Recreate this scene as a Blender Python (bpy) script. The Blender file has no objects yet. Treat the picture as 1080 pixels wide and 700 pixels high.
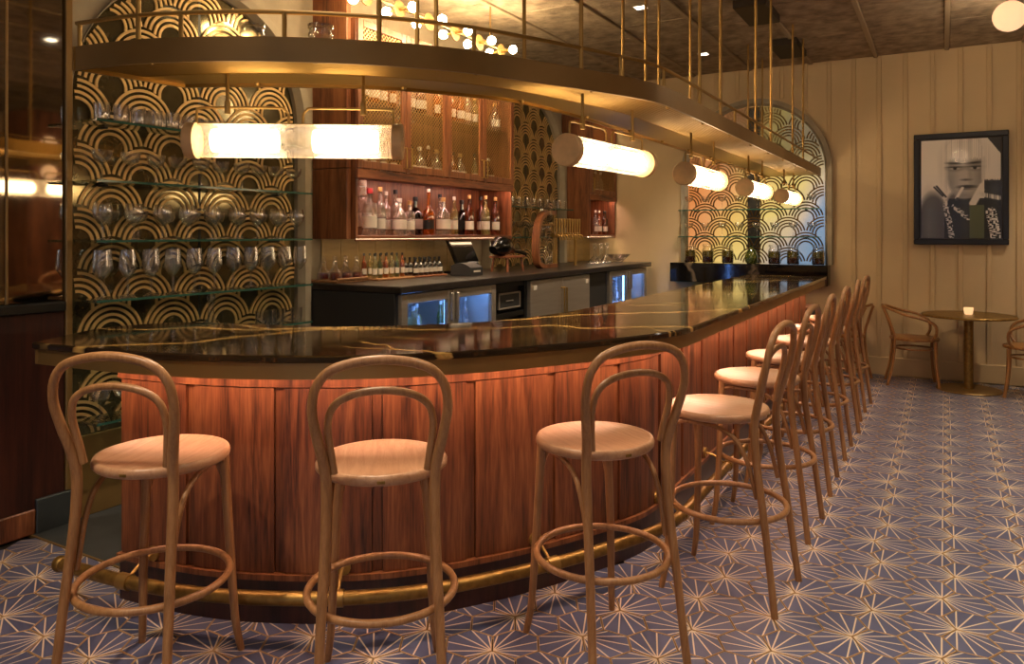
import bpy, math, random
from mathutils import Vector, Matrix
random.seed(7)
PI = math.pi
scene = bpy.context.scene
C = scene.collection

# ------------------------------------------------------------------ camera, world, exposure
cam_d = bpy.data.cameras.new('camera'); cam = bpy.data.objects.new('camera', cam_d); C.objects.link(cam)
F_PX, CX, HY, EYE = 790.0, 540.0, 246.0, 1.5
cam_d.sensor_width = 36.0; cam_d.lens = F_PX / 1080 * 36
cam_d.shift_y = -(350 - HY) / 1080
cam_d.clip_start = 0.05
cam.location = (0, 0, EYE); cam.rotation_euler = (PI / 2, 0, math.radians(30))
scene.camera = cam
world = bpy.data.worlds.new('world'); scene.world = world; world.use_nodes = True
bg = world.node_tree.nodes['Background']; bg.inputs[0].default_value = (0.55, 0.62, 0.85, 1); bg.inputs[1].default_value = 0.25
vs = scene.view_settings
vs.view_transform = 'Standard'; vs.look = 'None'; vs.gamma = 1.0; vs.use_curve_mapping = False
vs.exposure = 1.35
scene.cycles.max_bounces = 10; scene.cycles.transparent_max_bounces = 24
scene.cycles.caustics_reflective = False; scene.cycles.caustics_refractive = False
scene.cycles.sample_clamp_indirect = 4.0

def light(name, kind, loc, power, color, rot=(0, 0, 0), size=None, size_y=None, spot=None, blend=0.6):
    d = bpy.data.lights.new(name, kind); d.energy = power; d.color = color
    if kind == 'AREA':
        d.shape = 'RECTANGLE' if size_y else 'SQUARE'; d.size = size
        if size_y: d.size_y = size_y
    elif kind == 'SPOT':
        d.spot_size = math.radians(spot); d.spot_blend = blend; d.shadow_soft_size = size or 0.05
    else: d.shadow_soft_size = size or 0.05
    o = bpy.data.objects.new(name, d); C.objects.link(o); o.location = loc; o.rotation_euler = rot
    return o
# daylight fill added at assumed, unseen windows behind the camera (built below)
ASSUMED_WIN = [(-1.6, 0.4), (1.1, 3.1)]
for a, b in ASSUMED_WIN:
    light('window_daylight', 'AREA', ((a + b) / 2, -3.42, 1.75), 92, (0.58, 0.71, 1.0), (-PI / 2, 0, 0), b - a - .1, 2.1)

# ------------------------------------------------------------------ pixel helpers (direction only; distance from a known plane)
S30, C30 = 0.5, math.cos(math.radians(30))
def ray(px, py):
    a = (px - CX) / F_PX
    return Vector((-S30 + a * C30, C30 + a * S30, -(py - HY) / F_PX))
def at_z(px, py, z): r = ray(px, py); return r * ((z - EYE) / r.z) + Vector((0, 0, EYE))
def at_x(px, py, X): r = ray(px, py); return r * (X / r.x) + Vector((0, 0, EYE))
def at_y(px, py, Y): r = ray(px, py); return r * (Y / r.y) + Vector((0, 0, EYE))

# ------------------------------------------------------------------ materials
def lin(c):
    if isinstance(c, str):
        c = tuple(int(c[i:i + 2], 16) / 255 for i in (0, 2, 4))
        return tuple(x / 12.92 if x <= .04045 else ((x + .055) / 1.055) ** 2.4 for x in c)
    return c
M = {}
def new_mat(name):
    m = bpy.data.materials.new(name); m.use_nodes = True; M[name] = m
    nt = m.node_tree
    return m, nt, nt.nodes['Principled BSDF']
def pm(name, col, rough=.5, metal=0, bump=0, bscale=40, var=0, vscale=6, emit=None, estr=0, coat=0, stretch=(1, 1, 1), spec=.5):
    m, nt, b = new_mat(name); N, L = nt.nodes, nt.links
    c = lin(col)
    b.inputs['Base Color'].default_value = (*c, 1); b.inputs['Roughness'].default_value = rough; b.inputs['Metallic'].default_value = metal
    b.inputs['Specular IOR Level'].default_value = spec
    if coat: b.inputs['Coat Weight'].default_value = coat; b.inputs['Coat Roughness'].default_value = .15
    if emit: b.inputs['Emission Color'].default_value = (*lin(emit), 1); b.inputs['Emission Strength'].default_value = estr
    if var or bump:
        tc = N.new('ShaderNodeTexCoord'); mp = N.new('ShaderNodeMapping'); mp.inputs['Scale'].default_value = stretch
        L.new(tc.outputs['Object'], mp.inputs[0])
    if var:
        n = N.new('ShaderNodeTexNoise'); n.inputs['Scale'].default_value = vscale; n.inputs['Detail'].default_value = 5
        L.new(mp.outputs[0], n.inputs['Vector'])
        r = N.new('ShaderNodeValToRGB'); r.color_ramp.elements[0].position = .3; r.color_ramp.elements[1].position = .72
        r.color_ramp.elements[0].color = (*[x * (1 - var) for x in c], 1); r.color_ramp.elements[1].color = (*[min(1, x * (1 + var)) for x in c], 1)
        L.new(n.outputs['Fac'], r.inputs[0]); L.new(r.outputs[0], b.inputs['Base Color'])
    if bump:
        n2 = N.new('ShaderNodeTexNoise'); n2.inputs['Scale'].default_value = bscale; n2.inputs['Detail'].default_value = 4
        L.new(mp.outputs[0], n2.inputs['Vector'])
        bp = N.new('ShaderNodeBump'); bp.inputs['Strength'].default_value = bump; bp.inputs['Distance'].default_value = .01
        L.new(n2.outputs['Fac'], bp.inputs['Height']); L.new(bp.outputs[0], b.inputs['Normal'])
    return m
def wood(name, dark, mid, light_, scale=(14, 14, .9), rough=.42, coat=.15):
    m, nt, b = new_mat(name); N, L = nt.nodes, nt.links
    tc = N.new('ShaderNodeTexCoord'); mp = N.new('ShaderNodeMapping'); mp.inputs['Scale'].default_value = scale
    L.new(tc.outputs['Object'], mp.inputs[0])
    n = N.new('ShaderNodeTexNoise'); n.inputs['Scale'].default_value = 1.0; n.inputs['Detail'].default_value = 8; n.inputs['Roughness'].default_value = .62; n.inputs['Distortion'].default_value = .9
    L.new(mp.outputs[0], n.inputs['Vector'])
    mp2 = N.new('ShaderNodeMapping'); mp2.inputs['Scale'].default_value = [s * 9 for s in scale]
    L.new(tc.outputs['Object'], mp2.inputs[0])
    n2 = N.new('ShaderNodeTexNoise'); n2.inputs['Scale'].default_value = 1.0; n2.inputs['Detail'].default_value = 3
    L.new(mp2.outputs[0], n2.inputs['Vector'])
    mx = N.new('ShaderNodeMix'); mx.inputs[0].default_value = .28
    L.new(n.outputs['Fac'], mx.inputs[2]); L.new(n2.outputs['Fac'], mx.inputs[3])
    r = N.new('ShaderNodeValToRGB'); e = r.color_ramp.elements
    e[0].position = .36; e[0].color = (*lin(dark), 1); e[1].position = .66; e[1].color = (*lin(light_), 1)
    k = e.new(.5); k.color = (*lin(mid), 1)
    L.new(mx.outputs[0], r.inputs[0]); L.new(r.outputs[0], b.inputs['Base Color'])
    b.inputs['Roughness'].default_value = rough; b.inputs['Coat Weight'].default_value = coat; b.inputs['Coat Roughness'].default_value = .3
    bp = N.new('ShaderNodeBump'); bp.inputs['Strength'].default_value = .12; bp.inputs['Distance'].default_value = .004
    L.new(mx.outputs[0], bp.inputs['Height']); L.new(bp.outputs[0], b.inputs['Normal'])
    return m
def glass(name, tint=(1, 1, 1), refl=.9, base=.06, body=None, bw=0, blend=.32):
    """thin clear glass: transparent + fresnel gloss (+ optional coloured body)"""
    m = bpy.data.materials.new(name); m.use_nodes = True; M[name] = m
    nt = m.node_tree; N, L = nt.nodes, nt.links; N.clear()
    out = N.new('ShaderNodeOutputMaterial'); tr = N.new('ShaderNodeBsdfTransparent'); tr.inputs[0].default_value = (*lin(tint), 1)
    gl = N.new('ShaderNodeBsdfGlossy'); gl.inputs[1].default_value = .04
    lw = N.new('ShaderNodeLayerWeight'); lw.inputs[0].default_value = blend
    mr = N.new('ShaderNodeMapRange'); mr.inputs[3].default_value = base; mr.inputs[4].default_value = refl
    L.new(lw.outputs['Facing'], mr.inputs[0])
    mx = N.new('ShaderNodeMixShader'); L.new(mr.outputs[0], mx.inputs[0])
    first = tr.outputs[0]
    if body:
        df = N.new('ShaderNodeBsdfDiffuse'); df.inputs[0].default_value = (*lin(body), 1)
        m2 = N.new('ShaderNodeMixShader'); m2.inputs[0].default_value = bw
        L.new(tr.outputs[0], m2.inputs[1]); L.new(df.outputs[0], m2.inputs[2]); first = m2.outputs[0]
    L.new(first, mx.inputs[1]); L.new(gl.outputs[0], mx.inputs[2]); L.new(mx.outputs[0], out.inputs[0])
    return m
def emis(name, col, strength):
    m, nt, b = new_mat(name)
    b.inputs['Base Color'].default_value = (*lin(col), 1); b.inputs['Emission Color'].default_value = (*lin(col), 1); b.inputs['Emission Strength'].default_value = strength
    return m

wood('walnut', '341a10', '744228', '9c623c')
wood('walnut_h', '3a1c10', '7a4226', '9c5e36', scale=(1.2, 14, 14))
wood('walnut_y', '3f2013', '854b2c', 'a86a42', scale=(12, 1.0, 12))
wood('walnut_cab', '4a2716', '85502f', 'a36a42', scale=(16, 16, 1.1))
wood('walnut_dark', '1c0d09', '3a1a12', '4c2618', scale=(9, 9, .7), rough=.35, coat=.3)
wood('beech', '8a6038', 'a07248', 'b28558', scale=(40, 40, 3), rough=.4, coat=.1)
wood('beech_seat', 'b0805c', 'bd8f6b', 'c89d7a', scale=(4, 40, 40), rough=.38, coat=.15)
wood('oak_chair', '8a5a2c', 'a5713c', 'b88549', scale=(40, 40, 3))
pm('brass', 'b08d4f', .40, .75, var=.12, vscale=5, bump=.02, bscale=60)
pm('brass_dark', '8f7142', .42, .5, var=.14, vscale=4)
pm('brass_satin', 'a8864a', .42, 1, var=.1, vscale=3)
pm('brass_old', '94743c', .42, .8, var=.3, vscale=30)
pm('fret_gold', 'e2bd7c', .4, .3, var=.12, vscale=4)
pm('mesh_gold', 'b08a50', .42, .4)
pm('fret_dark', '5a4322', .45, .8)
pm('soffit', 'b4924f', .42, .85)
pm('cap_disc', 'ecc48e', .55, .0, var=.15, vscale=14)
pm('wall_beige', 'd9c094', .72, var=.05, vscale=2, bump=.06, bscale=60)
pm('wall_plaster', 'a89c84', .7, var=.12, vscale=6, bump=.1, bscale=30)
pm('batten', 'd2b88c', .7)
pm('ceil_panel', 'a39279', .8, var=.4, vscale=9, bump=1.0, bscale=16)
pm('ceil_batten', 'a8967a', .7)
pm('dark_floor', '3c4042', .55, var=.2, vscale=8)
pm('grout', '1c1610', .8)
pm('tile_line', 'b59468', .5)
pm('steel', 'a89f92', .38, .6, var=.08, vscale=3, stretch=(1, 1, 14))
pm('steel_plate', '5e6466', .4, .8, var=.1, vscale=4)
pm('black', '15130f', .42)
pm('black_gloss', '0e0d0c', .15)
pm('charcoal', '2b2a2a', .6)
pm('dark_metal', '3a3026', .5, .6)
pm('worktop', '2b2522', .28, var=.3, vscale=20)
pm('white_card', 'd8cfc0', .6)
pm('paper', 'e6dccb', .7)
pm('red_wax', 'a02020', .4)
pm('cork', 'c49a5c', .7)
pm('frame_black', '120e0b', .4)
pm('mat_dark', '2a2018', .5)
pm('green_tag', '2f7a3a', .6)
pm('splash', 'a48a58', .45, .2, var=.2, vscale=3, stretch=(1, 1, 6))
pm('grey_fridge', '4a4c52', .5)
glass('glass', refl=1.0, base=.035, blend=.36)
def clear_glass():
    m = M['glass']; nt = m.node_tree; N, L = nt.nodes, nt.links
    tr = next(n for n in N if n.type == 'BSDF_TRANSPARENT'); mx = next(n for n in N if n.type == 'MIX_SHADER')
    rf = N.new('ShaderNodeBsdfGlass'); rf.inputs['IOR'].default_value = 1.45; rf.inputs['Roughness'].default_value = 0.0
    m2 = N.new('ShaderNodeMixShader'); m2.inputs[0].default_value = .05
    L.new(tr.outputs[0], m2.inputs[1]); L.new(rf.outputs[0], m2.inputs[2]); L.new(m2.outputs[0], mx.inputs[1])
clear_glass()
glass('shelf_glass', tint=(.80, .90, .86), refl=.8, base=.10)
pm('shelf_edge', '33594c', .12)
glass('pane', tint=(.93, .96, .98), refl=.5, base=.012, blend=.2)
glass('picture_glass', refl=.12, base=.01, blend=.15)
glass('bottle_clear', tint=(.93, .92, .9), refl=.75, base=.12, body='d9c8bb', bw=.22)
glass('bottle_amber', tint=(.85, .42, .08), refl=.6, base=.08, body='b4590f', bw=.45)
glass('bottle_brown', tint=(.45, .16, .05), refl=.6, base=.08, body='6a2a10', bw=.6)
glass('bottle_green', tint=(.4, .5, .2), refl=.6, base=.08, body='5f6a25', bw=.5)
glass('bottle_pale', tint=(.9, .86, .6), refl=.6, base=.1, body='b8a868', bw=.35)
glass('bottle_dark', tint=(.05, .05, .04), refl=.7, base=.08, body='14110f', bw=.9)
glass('red_drink', tint=(.7, .15, .04), refl=.6, base=.08, body='8a2a0c', bw=.6)
glass('jar_mix', tint=(.55, .5, .2), refl=.6, base=.08, body='6e6420', bw=.7)
glass('jar_low', tint=(.4, .2, .1), refl=.5, base=.08, body='4a2410', bw=.8)
emis('lamp_core', (1.0, .76, .48), 6.5)
emis('bulb', (1.0, .72, .40), 75)
emis('globe', (1.0, .60, .32), .42)
emis('led', (1.0, .58, .38), 20)
emis('led_niche', (1.0, .60, .48), 12)
emis('led_cab', (1.0, .72, .40), 24)
emis('led_under', (1.0, .74, .42), 7)
emis('fridge_light', (.16, .36, 1.0), 9)
emis('downlight', (1.0, .9, .75), 5)
emis('candle', (1.0, .60, .28), .38)

def lamp_glass():
    m = bpy.data.materials.new('lamp_glass'); m.use_nodes = True; M['lamp_glass'] = m
    nt = m.node_tree; N, L = nt.nodes, nt.links; N.clear()
    out = N.new('ShaderNodeOutputMaterial'); tr = N.new('ShaderNodeBsdfTransparent'); tr.inputs[0].default_value = (1, .97, .92, 1)
    tl = N.new('ShaderNodeBsdfTranslucent'); tl.inputs[0].default_value = (.95, .84, .68, 1)
    gl = N.new('ShaderNodeBsdfGlossy'); gl.inputs[1].default_value = .15
    a = N.new('ShaderNodeMixShader'); a.inputs[0].default_value = .20; L.new(tr.outputs[0], a.inputs[1]); L.new(tl.outputs[0], a.inputs[2])
    b = N.new('ShaderNodeMixShader'); b.inputs[0].default_value = .10; L.new(a.outputs[0], b.inputs[1]); L.new(gl.outputs[0], b.inputs[2])
    L.new(b.outputs[0], out.inputs[0])
lamp_glass()

def marble(name, base, base2, vein, amount=.5):
    m, nt, b = new_mat(name); N, L = nt.nodes, nt.links
    tc = N.new('ShaderNodeTexCoord')
    n = N.new('ShaderNodeTexNoise'); n.inputs['Scale'].default_value = 3.2; n.inputs['Detail'].default_value = 8; n.inputs['Roughness'].default_value = .65
    L.new(tc.outputs['Object'], n.inputs['Vector'])
    r0 = N.new('ShaderNodeValToRGB'); r0.color_ramp.elements[0].position = .35; r0.color_ramp.elements[1].position = .7
    r0.color_ramp.elements[0].color = (*lin(base), 1); r0.color_ramp.elements[1].color = (*lin(base2), 1)
    L.new(n.outputs['Fac'], r0.inputs[0])
    last = r0.outputs[0]
    nm = N.new('ShaderNodeTexNoise'); nm.inputs['Scale'].default_value = 1.1; nm.inputs['Detail'].default_value = 2; L.new(tc.outputs['Object'], nm.inputs['Vector'])
    for sc, rot, dist, w, lo in ((.16, .62, 2.2, .998, .22), (.30, 1.05, 3.0, .9965, .34), (.55, 1.75, 3.5, .995, .47), (1.1, 1.35, 2.5, .992, .50)):
        mp = N.new('ShaderNodeMapping'); mp.inputs['Rotation'].default_value = (0, 0, rot); mp.inputs['Location'].default_value = (sc * 3, rot, 0)
        L.new(tc.outputs['Object'], mp.inputs[0])
        wv = N.new('ShaderNodeTexWave'); wv.inputs['Scale'].default_value = sc; wv.inputs['Distortion'].default_value = dist; wv.inputs['Detail'].default_value = 5; wv.inputs['Detail Scale'].default_value = 1.6; wv.inputs['Detail Roughness'].default_value = .6
        L.new(mp.outputs[0], wv.inputs['Vector'])
        rr = N.new('ShaderNodeMapRange'); rr.inputs[1].default_value = w; rr.inputs[2].default_value = 1.0; L.new(wv.outputs['Fac'], rr.inputs[0])
        mk = N.new('ShaderNodeMapRange'); mk.inputs[1].default_value = lo; mk.inputs[2].default_value = lo + .12; mk.inputs[4].default_value = amount; L.new(nm.outputs['Fac'], mk.inputs[0])
        mm = N.new('ShaderNodeMath'); mm.operation = 'MULTIPLY'; L.new(rr.outputs[0], mm.inputs[0]); L.new(mk.outputs[0], mm.inputs[1])
        mx = N.new('ShaderNodeMix'); mx.data_type = 'RGBA'; L.new(mm.outputs[0], mx.inputs[0]); L.new(last, mx.inputs[6]); mx.inputs[7].default_value = (*lin(vein), 1)
        last = mx.outputs[2]
    L.new(last, b.inputs['Base Color']); b.inputs['Roughness'].default_value = .07; b.inputs['IOR'].default_value = 1.6
    b.inputs['Specular IOR Level'].default_value = .7
marble('marble', '1d150e', '3a2a1c', 'c8a05c', 1.0)
marble('marble_black', '0d0b0a', '1a1513', '8d7a64', .6)

def mirror_mat(name, col, rough=.08, dirt=.5, metal=1):
    m, nt, b = new_mat(name); N, L = nt.nodes, nt.links
    tc = N.new('ShaderNodeTexCoord'); n = N.new('ShaderNodeTexNoise'); n.inputs['Scale'].default_value = 5; n.inputs['Detail'].default_value = 9; n.inputs['Roughness'].default_value = .75
    L.new(tc.outputs['Object'], n.inputs['Vector'])
    r = N.new('ShaderNodeValToRGB'); r.color_ramp.elements[0].position = .35; r.color_ramp.elements[1].position = .65
    c = lin(col); r.color_ramp.elements[0].color = (*[x * (1 - dirt) for x in c], 1); r.color_ramp.elements[1].color = (*c, 1)
    L.new(n.outputs['Fac'], r.inputs[0]); L.new(r.outputs[0], b.inputs['Base Color'])
    b.inputs['Metallic'].default_value = metal; b.inputs['Roughness'].default_value = rough
mirror_mat('antique_mirror', '857a58', .10, .45, .72)
mirror_mat('mirror', 'b5aa96', .04, .2)

def lit_window_mat():
    """backlit coloured glass of the far arch: lit from behind in warm and cool patches"""
    m, nt, b = new_mat('lit_glass'); N, L = nt.nodes, nt.links
    tc = N.new('ShaderNodeNewGeometry'); n = N.new('ShaderNodeTexNoise'); n.inputs['Scale'].default_value = 1.25; n.inputs['Detail'].default_value = 2
    mp = N.new('ShaderNodeMapping'); mp.inputs['Location'].default_value = (3.3, 0, .4); L.new(tc.outputs['Position'], mp.inputs[0]); L.new(mp.outputs[0], n.inputs['Vector'])
    sp = N.new('ShaderNodeSeparateXYZ'); L.new(tc.outputs['Position'], sp.inputs[0])
    # colours change across the pane (x) from orange over yellow to pale blue
    mr = N.new('ShaderNodeMapRange'); mr.inputs[1].default_value = -2.75; mr.inputs[2].default_value = -1.1; L.new(sp.outputs[0], mr.inputs[0])
    mz = N.new('ShaderNodeMapRange'); mz.inputs[1].default_value = 1.15; mz.inputs[2].default_value = 2.1; mz.inputs[3].default_value = .28; mz.inputs[4].default_value = -.12; L.new(sp.outputs[2], mz.inputs[0])
    ad = N.new('ShaderNodeMath'); ad.operation = 'ADD'; L.new(mr.outputs[0], ad.inputs[0]); L.new(mz.outputs[0], ad.inputs[1])
    ns = N.new('ShaderNodeMath'); ns.operation = 'MULTIPLY_ADD'; ns.inputs[1].default_value = .7; ns.inputs[2].default_value = -.38; L.new(n.outputs['Fac'], ns.inputs[0])
    a2 = N.new('ShaderNodeMath'); a2.operation = 'ADD'; L.new(ad.outputs[0], a2.inputs[0]); L.new(ns.outputs[0], a2.inputs[1])
    r = N.new('ShaderNodeValToRGB'); e = r.color_ramp.elements
    e[0].position = 0; e[0].color = (.8, .25, .06, 1); e[1].position = 1; e[1].color = (.22, .33, .46, 1)
    for p, c in ((.2, (.85, .36, .12)), (.4, (.9, .55, .14)), (.62, (.9, .66, .2)), (.80, (.62, .48, .34)), (.9, (.36, .38, .42))): e.new(p).color = (*c, 1)
    L.new(a2.outputs[0], r.inputs[0]); L.new(r.outputs[0], b.inputs['Emission Color']); 
    ze = N.new('ShaderNodeMapRange'); ze.inputs[1].default_value = 2.1; ze.inputs[2].default_value = 2.45; ze.inputs[3].default_value = .34; ze.inputs[4].default_value = .10; L.new(sp.outputs[2], ze.inputs[0]); L.new(ze.outputs[0], b.inputs['Emission Strength'])  # painted backlight weakens towards the arch top
    b.inputs['Base Color'].default_value = (.06, .05, .04, 1); b.inputs['Roughness'].default_value = .15
lit_window_mat()

def tile_mat():
    m, nt, b = new_mat('tile'); N, L = nt.nodes, nt.links
    uv = N.new('ShaderNodeUVMap'); uv.uv_map = 'UVMap'
    sp = N.new('ShaderNodeSeparateXYZ'); L.new(uv.outputs[0], sp.inputs[0])
    def math_(op, a, b_=None, c=None):
        n = N.new('ShaderNodeMath'); n.operation = op
        for i, v in enumerate((a, b_, c)):
            if v is None: continue
            if isinstance(v, (int, float)): n.inputs[i].default_value = v
            else: L.new(v, n.inputs[i])
        return n.outputs[0]
    u, v = sp.outputs[0], sp.outputs[1]
    th = math_('ARCTAN2', v, u); rr = math_('SQRT', math_('ADD', math_('MULTIPLY', u, u), math_('MULTIPLY', v, v)))
    step = math.radians(20)
    k = math_('DIVIDE', math_('ADD', th, math.radians(60)), step)
    fr = math_('ABSOLUTE', math_('SUBTRACT', math_('FRACT', k), .5))
    dist = math_('MULTIPLY', math_('MULTIPLY', fr, step), rr)
    line = math_('LESS_THAN', dist, .0027)
    tc = N.new('ShaderNodeTexCoord'); n = N.new('ShaderNodeTexNoise'); n.inputs['Scale'].default_value = 2.5; n.inputs['Detail'].default_value = 6
    L.new(tc.outputs['Object'], n.inputs['Vector'])
    oi = N.new('ShaderNodeObjectInfo')
    r = N.new('ShaderNodeValToRGB'); r.color_ramp.elements[0].position = .3; r.color_ramp.elements[1].position = .75
    r.color_ramp.elements[0].color = (*lin('4c5170'), 1); r.color_ramp.elements[1].color = (*lin('626787'), 1)
    L.new(n.outputs['Fac'], r.inputs[0])
    mx = N.new('ShaderNodeMix'); mx.data_type = 'RGBA'; L.new(line, mx.inputs[0]); L.new(r.outputs[0], mx.inputs[6]); mx.inputs[7].default_value = (*lin('dcc9b0'), 1)
    L.new(mx.outputs[2], b.inputs['Base Color']); b.inputs['Roughness'].default_value = .36; b.inputs['Specular IOR Level'].default_value = .45
tile_mat()

# ------------------------------------------------------------------ mesh building
class MB:
    def __init__(s): s.v = []; s.f = []; s.mi = []; s.cur = 0
    def add(s, vs_, fs):
        o = len(s.v); s.v += [tuple(p) for p in vs_]
        for f in fs: s.f.append([i + o for i in f]); s.mi.append(s.cur)
        return s
    def box(s, x0, x1, y0, y1, z0, z1):
        return s.add([(x0, y0, z0), (x1, y0, z0), (x1, y1, z0), (x0, y1, z0), (x0, y0, z1), (x1, y0, z1), (x1, y1, z1), (x0, y1, z1)],
                     [(3, 2, 1, 0), (4, 5, 6, 7), (0, 1, 5, 4), (1, 2, 6, 5), (2, 3, 7, 6), (3, 0, 4, 7)])
    def bbox(s, x0, x1, y0, y1, z0, z1, b=.004):
        """box with chamfered edges"""
        X, Y, Z = (x0, x1), (y0, y1), (z0, z1); V = []; idx = {}
        b = min(b, (x1 - x0) * .45, (y1 - y0) * .45, (z1 - z0) * .45)
        for i in (0, 1):
            for j in (0, 1):
                for k in (0, 1):
                    sx, sy, sz = (b if i == 0 else -b), (b if j == 0 else -b), (b if k == 0 else -b)
                    for ax in range(3):
                        idx[i, j, k, ax] = len(V)
                        V.append((X[i] + (0 if ax == 0 else sx), Y[j] + (0 if ax == 1 else sy), Z[k] + (0 if ax == 2 else sz)))
        Fc = []
        for i in (0, 1):
            q = [(i, 0, 0), (i, 1, 0), (i, 1, 1), (i, 0, 1)]; Fc.append([idx[(*p, 0)] for p in (q if i else q[::-1])])
            q = [(0, i, 0), (0, i, 1), (1, i, 1), (1, i, 0)]; Fc.append([idx[(*p, 1)] for p in (q if i else q[::-1])])
            q = [(0, 0, i), (1, 0, i), (1, 1, i), (0, 1, i)]; Fc.append([idx[(*p, 2)] for p in (q if i else q[::-1])])
        for i in (0, 1):
            for j in (0, 1):
                fl = (i == j)
                f = [idx[i, j, 0, 0], idx[i, j, 0, 1], idx[i, j, 1, 1], idx[i, j, 1, 0]]; Fc.append(f if fl else f[::-1])
                f = [idx[i, 0, j, 0], idx[i, 1, j, 0], idx[i, 1, j, 2], idx[i, 0, j, 2]]; Fc.append(f if fl else f[::-1])
                f = [idx[0, i, j, 1], idx[0, i, j, 2], idx[1, i, j, 2], idx[1, i, j, 1]]; Fc.append(f if fl else f[::-1])
                for k in (0, 1):
                    f = [idx[i, j, k, a] for a in range(3)]; Fc.append(f if (i + j + k) % 2 else f[::-1])
        return s.add(V, Fc)
    def tube(s, pts, r, n=8, closed=False, caps=True):
        pts = [Vector(p) for p in pts]; m = len(pts)
        rad = r if isinstance(r, (list, tuple)) else [r] * m
        V = []; Fc = []; nrm = None
        for i, p in enumerate(pts):
            if closed: t = pts[(i + 1) % m] - pts[i - 1]
            else: t = pts[min(i + 1, m - 1)] - pts[max(i - 1, 0)]
            t.normalize()
            if nrm is None: nrm = t.orthogonal().normalized()
            else:
                nrm = nrm - t * nrm.dot(t)
                nrm = nrm.normalized() if nrm.length > 1e-6 else t.orthogonal().normalized()
            bn = t.cross(nrm)
            for k in range(n):
                a = 2 * PI * k / n; V.append(p + (nrm * math.cos(a) + bn * math.sin(a)) * rad[i])
        for i in range(m if closed else m - 1):
            j = (i + 1) % m
            # match seam for closed loops
            off = 0
            if closed and j == 0:
                off = min(range(n), key=lambda q: (V[i * n] - V[q]).length)
            for k in range(n):
                Fc.append([i * n + k, i * n + (k + 1) % n, j * n + (k + 1 + off) % n, j * n + (k + off) % n])
        if caps and not closed:
            Fc.append(list(range(n))[::-1]); Fc.append([(m - 1) * n + k for k in range(n)])
        return s.add(V, Fc)
    def lathe(s, prof, n=16, c=(0, 0, 0), sx=1, sy=1):
        V = []; Fc = []; m = len(prof)
        for r, z in prof:
            for k in range(n):
                a = 2 * PI * k / n; V.append((c[0] + r * math.cos(a) * sx, c[1] + r * math.sin(a) * sy, c[2] + z))
        for i in range(m - 1):
            for k in range(n):
                Fc.append([i * n + k, i * n + (k + 1) % n, (i + 1) * n + (k + 1) % n, (i + 1) * n + k])
        if prof[0][0] > 1e-4: Fc.append(list(range(n))[::-1])
        if prof[-1][0] > 1e-4: Fc.append([(m - 1) * n + k for k in range(n)])
        return s.add(V, Fc)
    def sphere(s, c, r, n=14, m=8, sz=1):
        return s.lathe([(max(r * math.sin(PI * i / m), 1e-5), -r * sz * math.cos(PI * i / m)) for i in range(m + 1)], n, c)
    def prism(s, poly, z0, z1):
        n = len(poly)
        return s.add([(p[0], p[1], z0) for p in poly] + [(p[0], p[1], z1) for p in poly],
                     [list(range(n))[::-1], list(range(n, 2 * n))] + [[i, (i + 1) % n, n + (i + 1) % n, n + i] for i in range(n)])
    def xform(s, mat): s.v = [tuple(mat @ Vector(p)) for p in s.v]; return s
    def sweep2(s, curve_a, curve_b, z0, z1):
        """solid between two plan curves of equal length"""
        n = len(curve_a); V = []
        for (a, b) in zip(curve_a, curve_b): V += [(a[0], a[1], z0), (a[0], a[1], z1), (b[0], b[1], z1), (b[0], b[1], z0)]
        Fc = []
        for i in range(n - 1):
            for k in range(4): Fc.append([4 * i + k, 4 * i + (k + 1) % 4, 4 * i + 4 + (k + 1) % 4, 4 * i + 4 + k])
        Fc += [[0, 3, 2, 1], [4 * n - 4, 4 * n - 3, 4 * n - 2, 4 * n - 1]]
        return s.add(V, Fc)
    def mesh(s, name, mats, smooth=None):
        me = bpy.data.meshes.new(name); me.from_pydata(s.v, [], s.f)
        for m in (mats if isinstance(mats, (list, tuple)) else [mats]): me.materials.append(M[m])
        if any(s.mi): me.polygons.foreach_set('material_index', s.mi)
        import bmesh
        bm = bmesh.new(); bm.from_mesh(me); bmesh.ops.recalc_face_normals(bm, faces=bm.faces); bm.to_mesh(me); bm.free()
        if smooth:
            me.polygons.foreach_set('use_smooth', [True] * len(me.polygons)); me.set_sharp_from_angle(angle=math.radians(smooth))
        me.update(); return me
    def build(s, name, mats, parent=None, smooth=None):
        o = bpy.data.objects.new(name, s.mesh(name, mats, smooth)); C.objects.link(o)
        if parent: o.parent = parent
        return o
def empty(name, loc=(0, 0, 0), rz=0, parent=None):
    o = bpy.data.objects.new(name, None); C.objects.link(o); o.location = loc; o.rotation_euler = (0, 0, rz); o.empty_display_size = .1
    if parent: o.parent = parent
    return o
def tag(o, label=None, cat=None, group=None, kind=None):
    if label: o['label'] = label
    if cat: o['category'] = cat
    if group: o['group'] = group
    if kind: o['kind'] = kind
    return o
def kids(o): return [c for c in bpy.data.objects if c.parent == o]
def copy_tree(o, parent=None, tree=None):
    c = o.copy(); C.objects.link(c)
    if parent: c.parent = parent
    for k in kids(o): copy_tree(k, c)
    return c
def inst(name, me, loc, rz=0, parent=None, scale=None):
    o = bpy.data.objects.new(name, me); C.objects.link(o); o.location = loc; o.rotation_euler = (0, 0, rz)
    if scale: o.scale = scale
    if parent: o.parent = parent
    return o
def struct(o): o['kind'] = 'structure'; return o
def BX(name, mat, x0, x1, y0, y1, z0, z1, parent=None, b=0):
    m = MB(); (m.bbox(x0, x1, y0, y1, z0, z1, b) if b else m.box(x0, x1, y0, y1, z0, z1)); return m.build(name, mat, parent)

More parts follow.
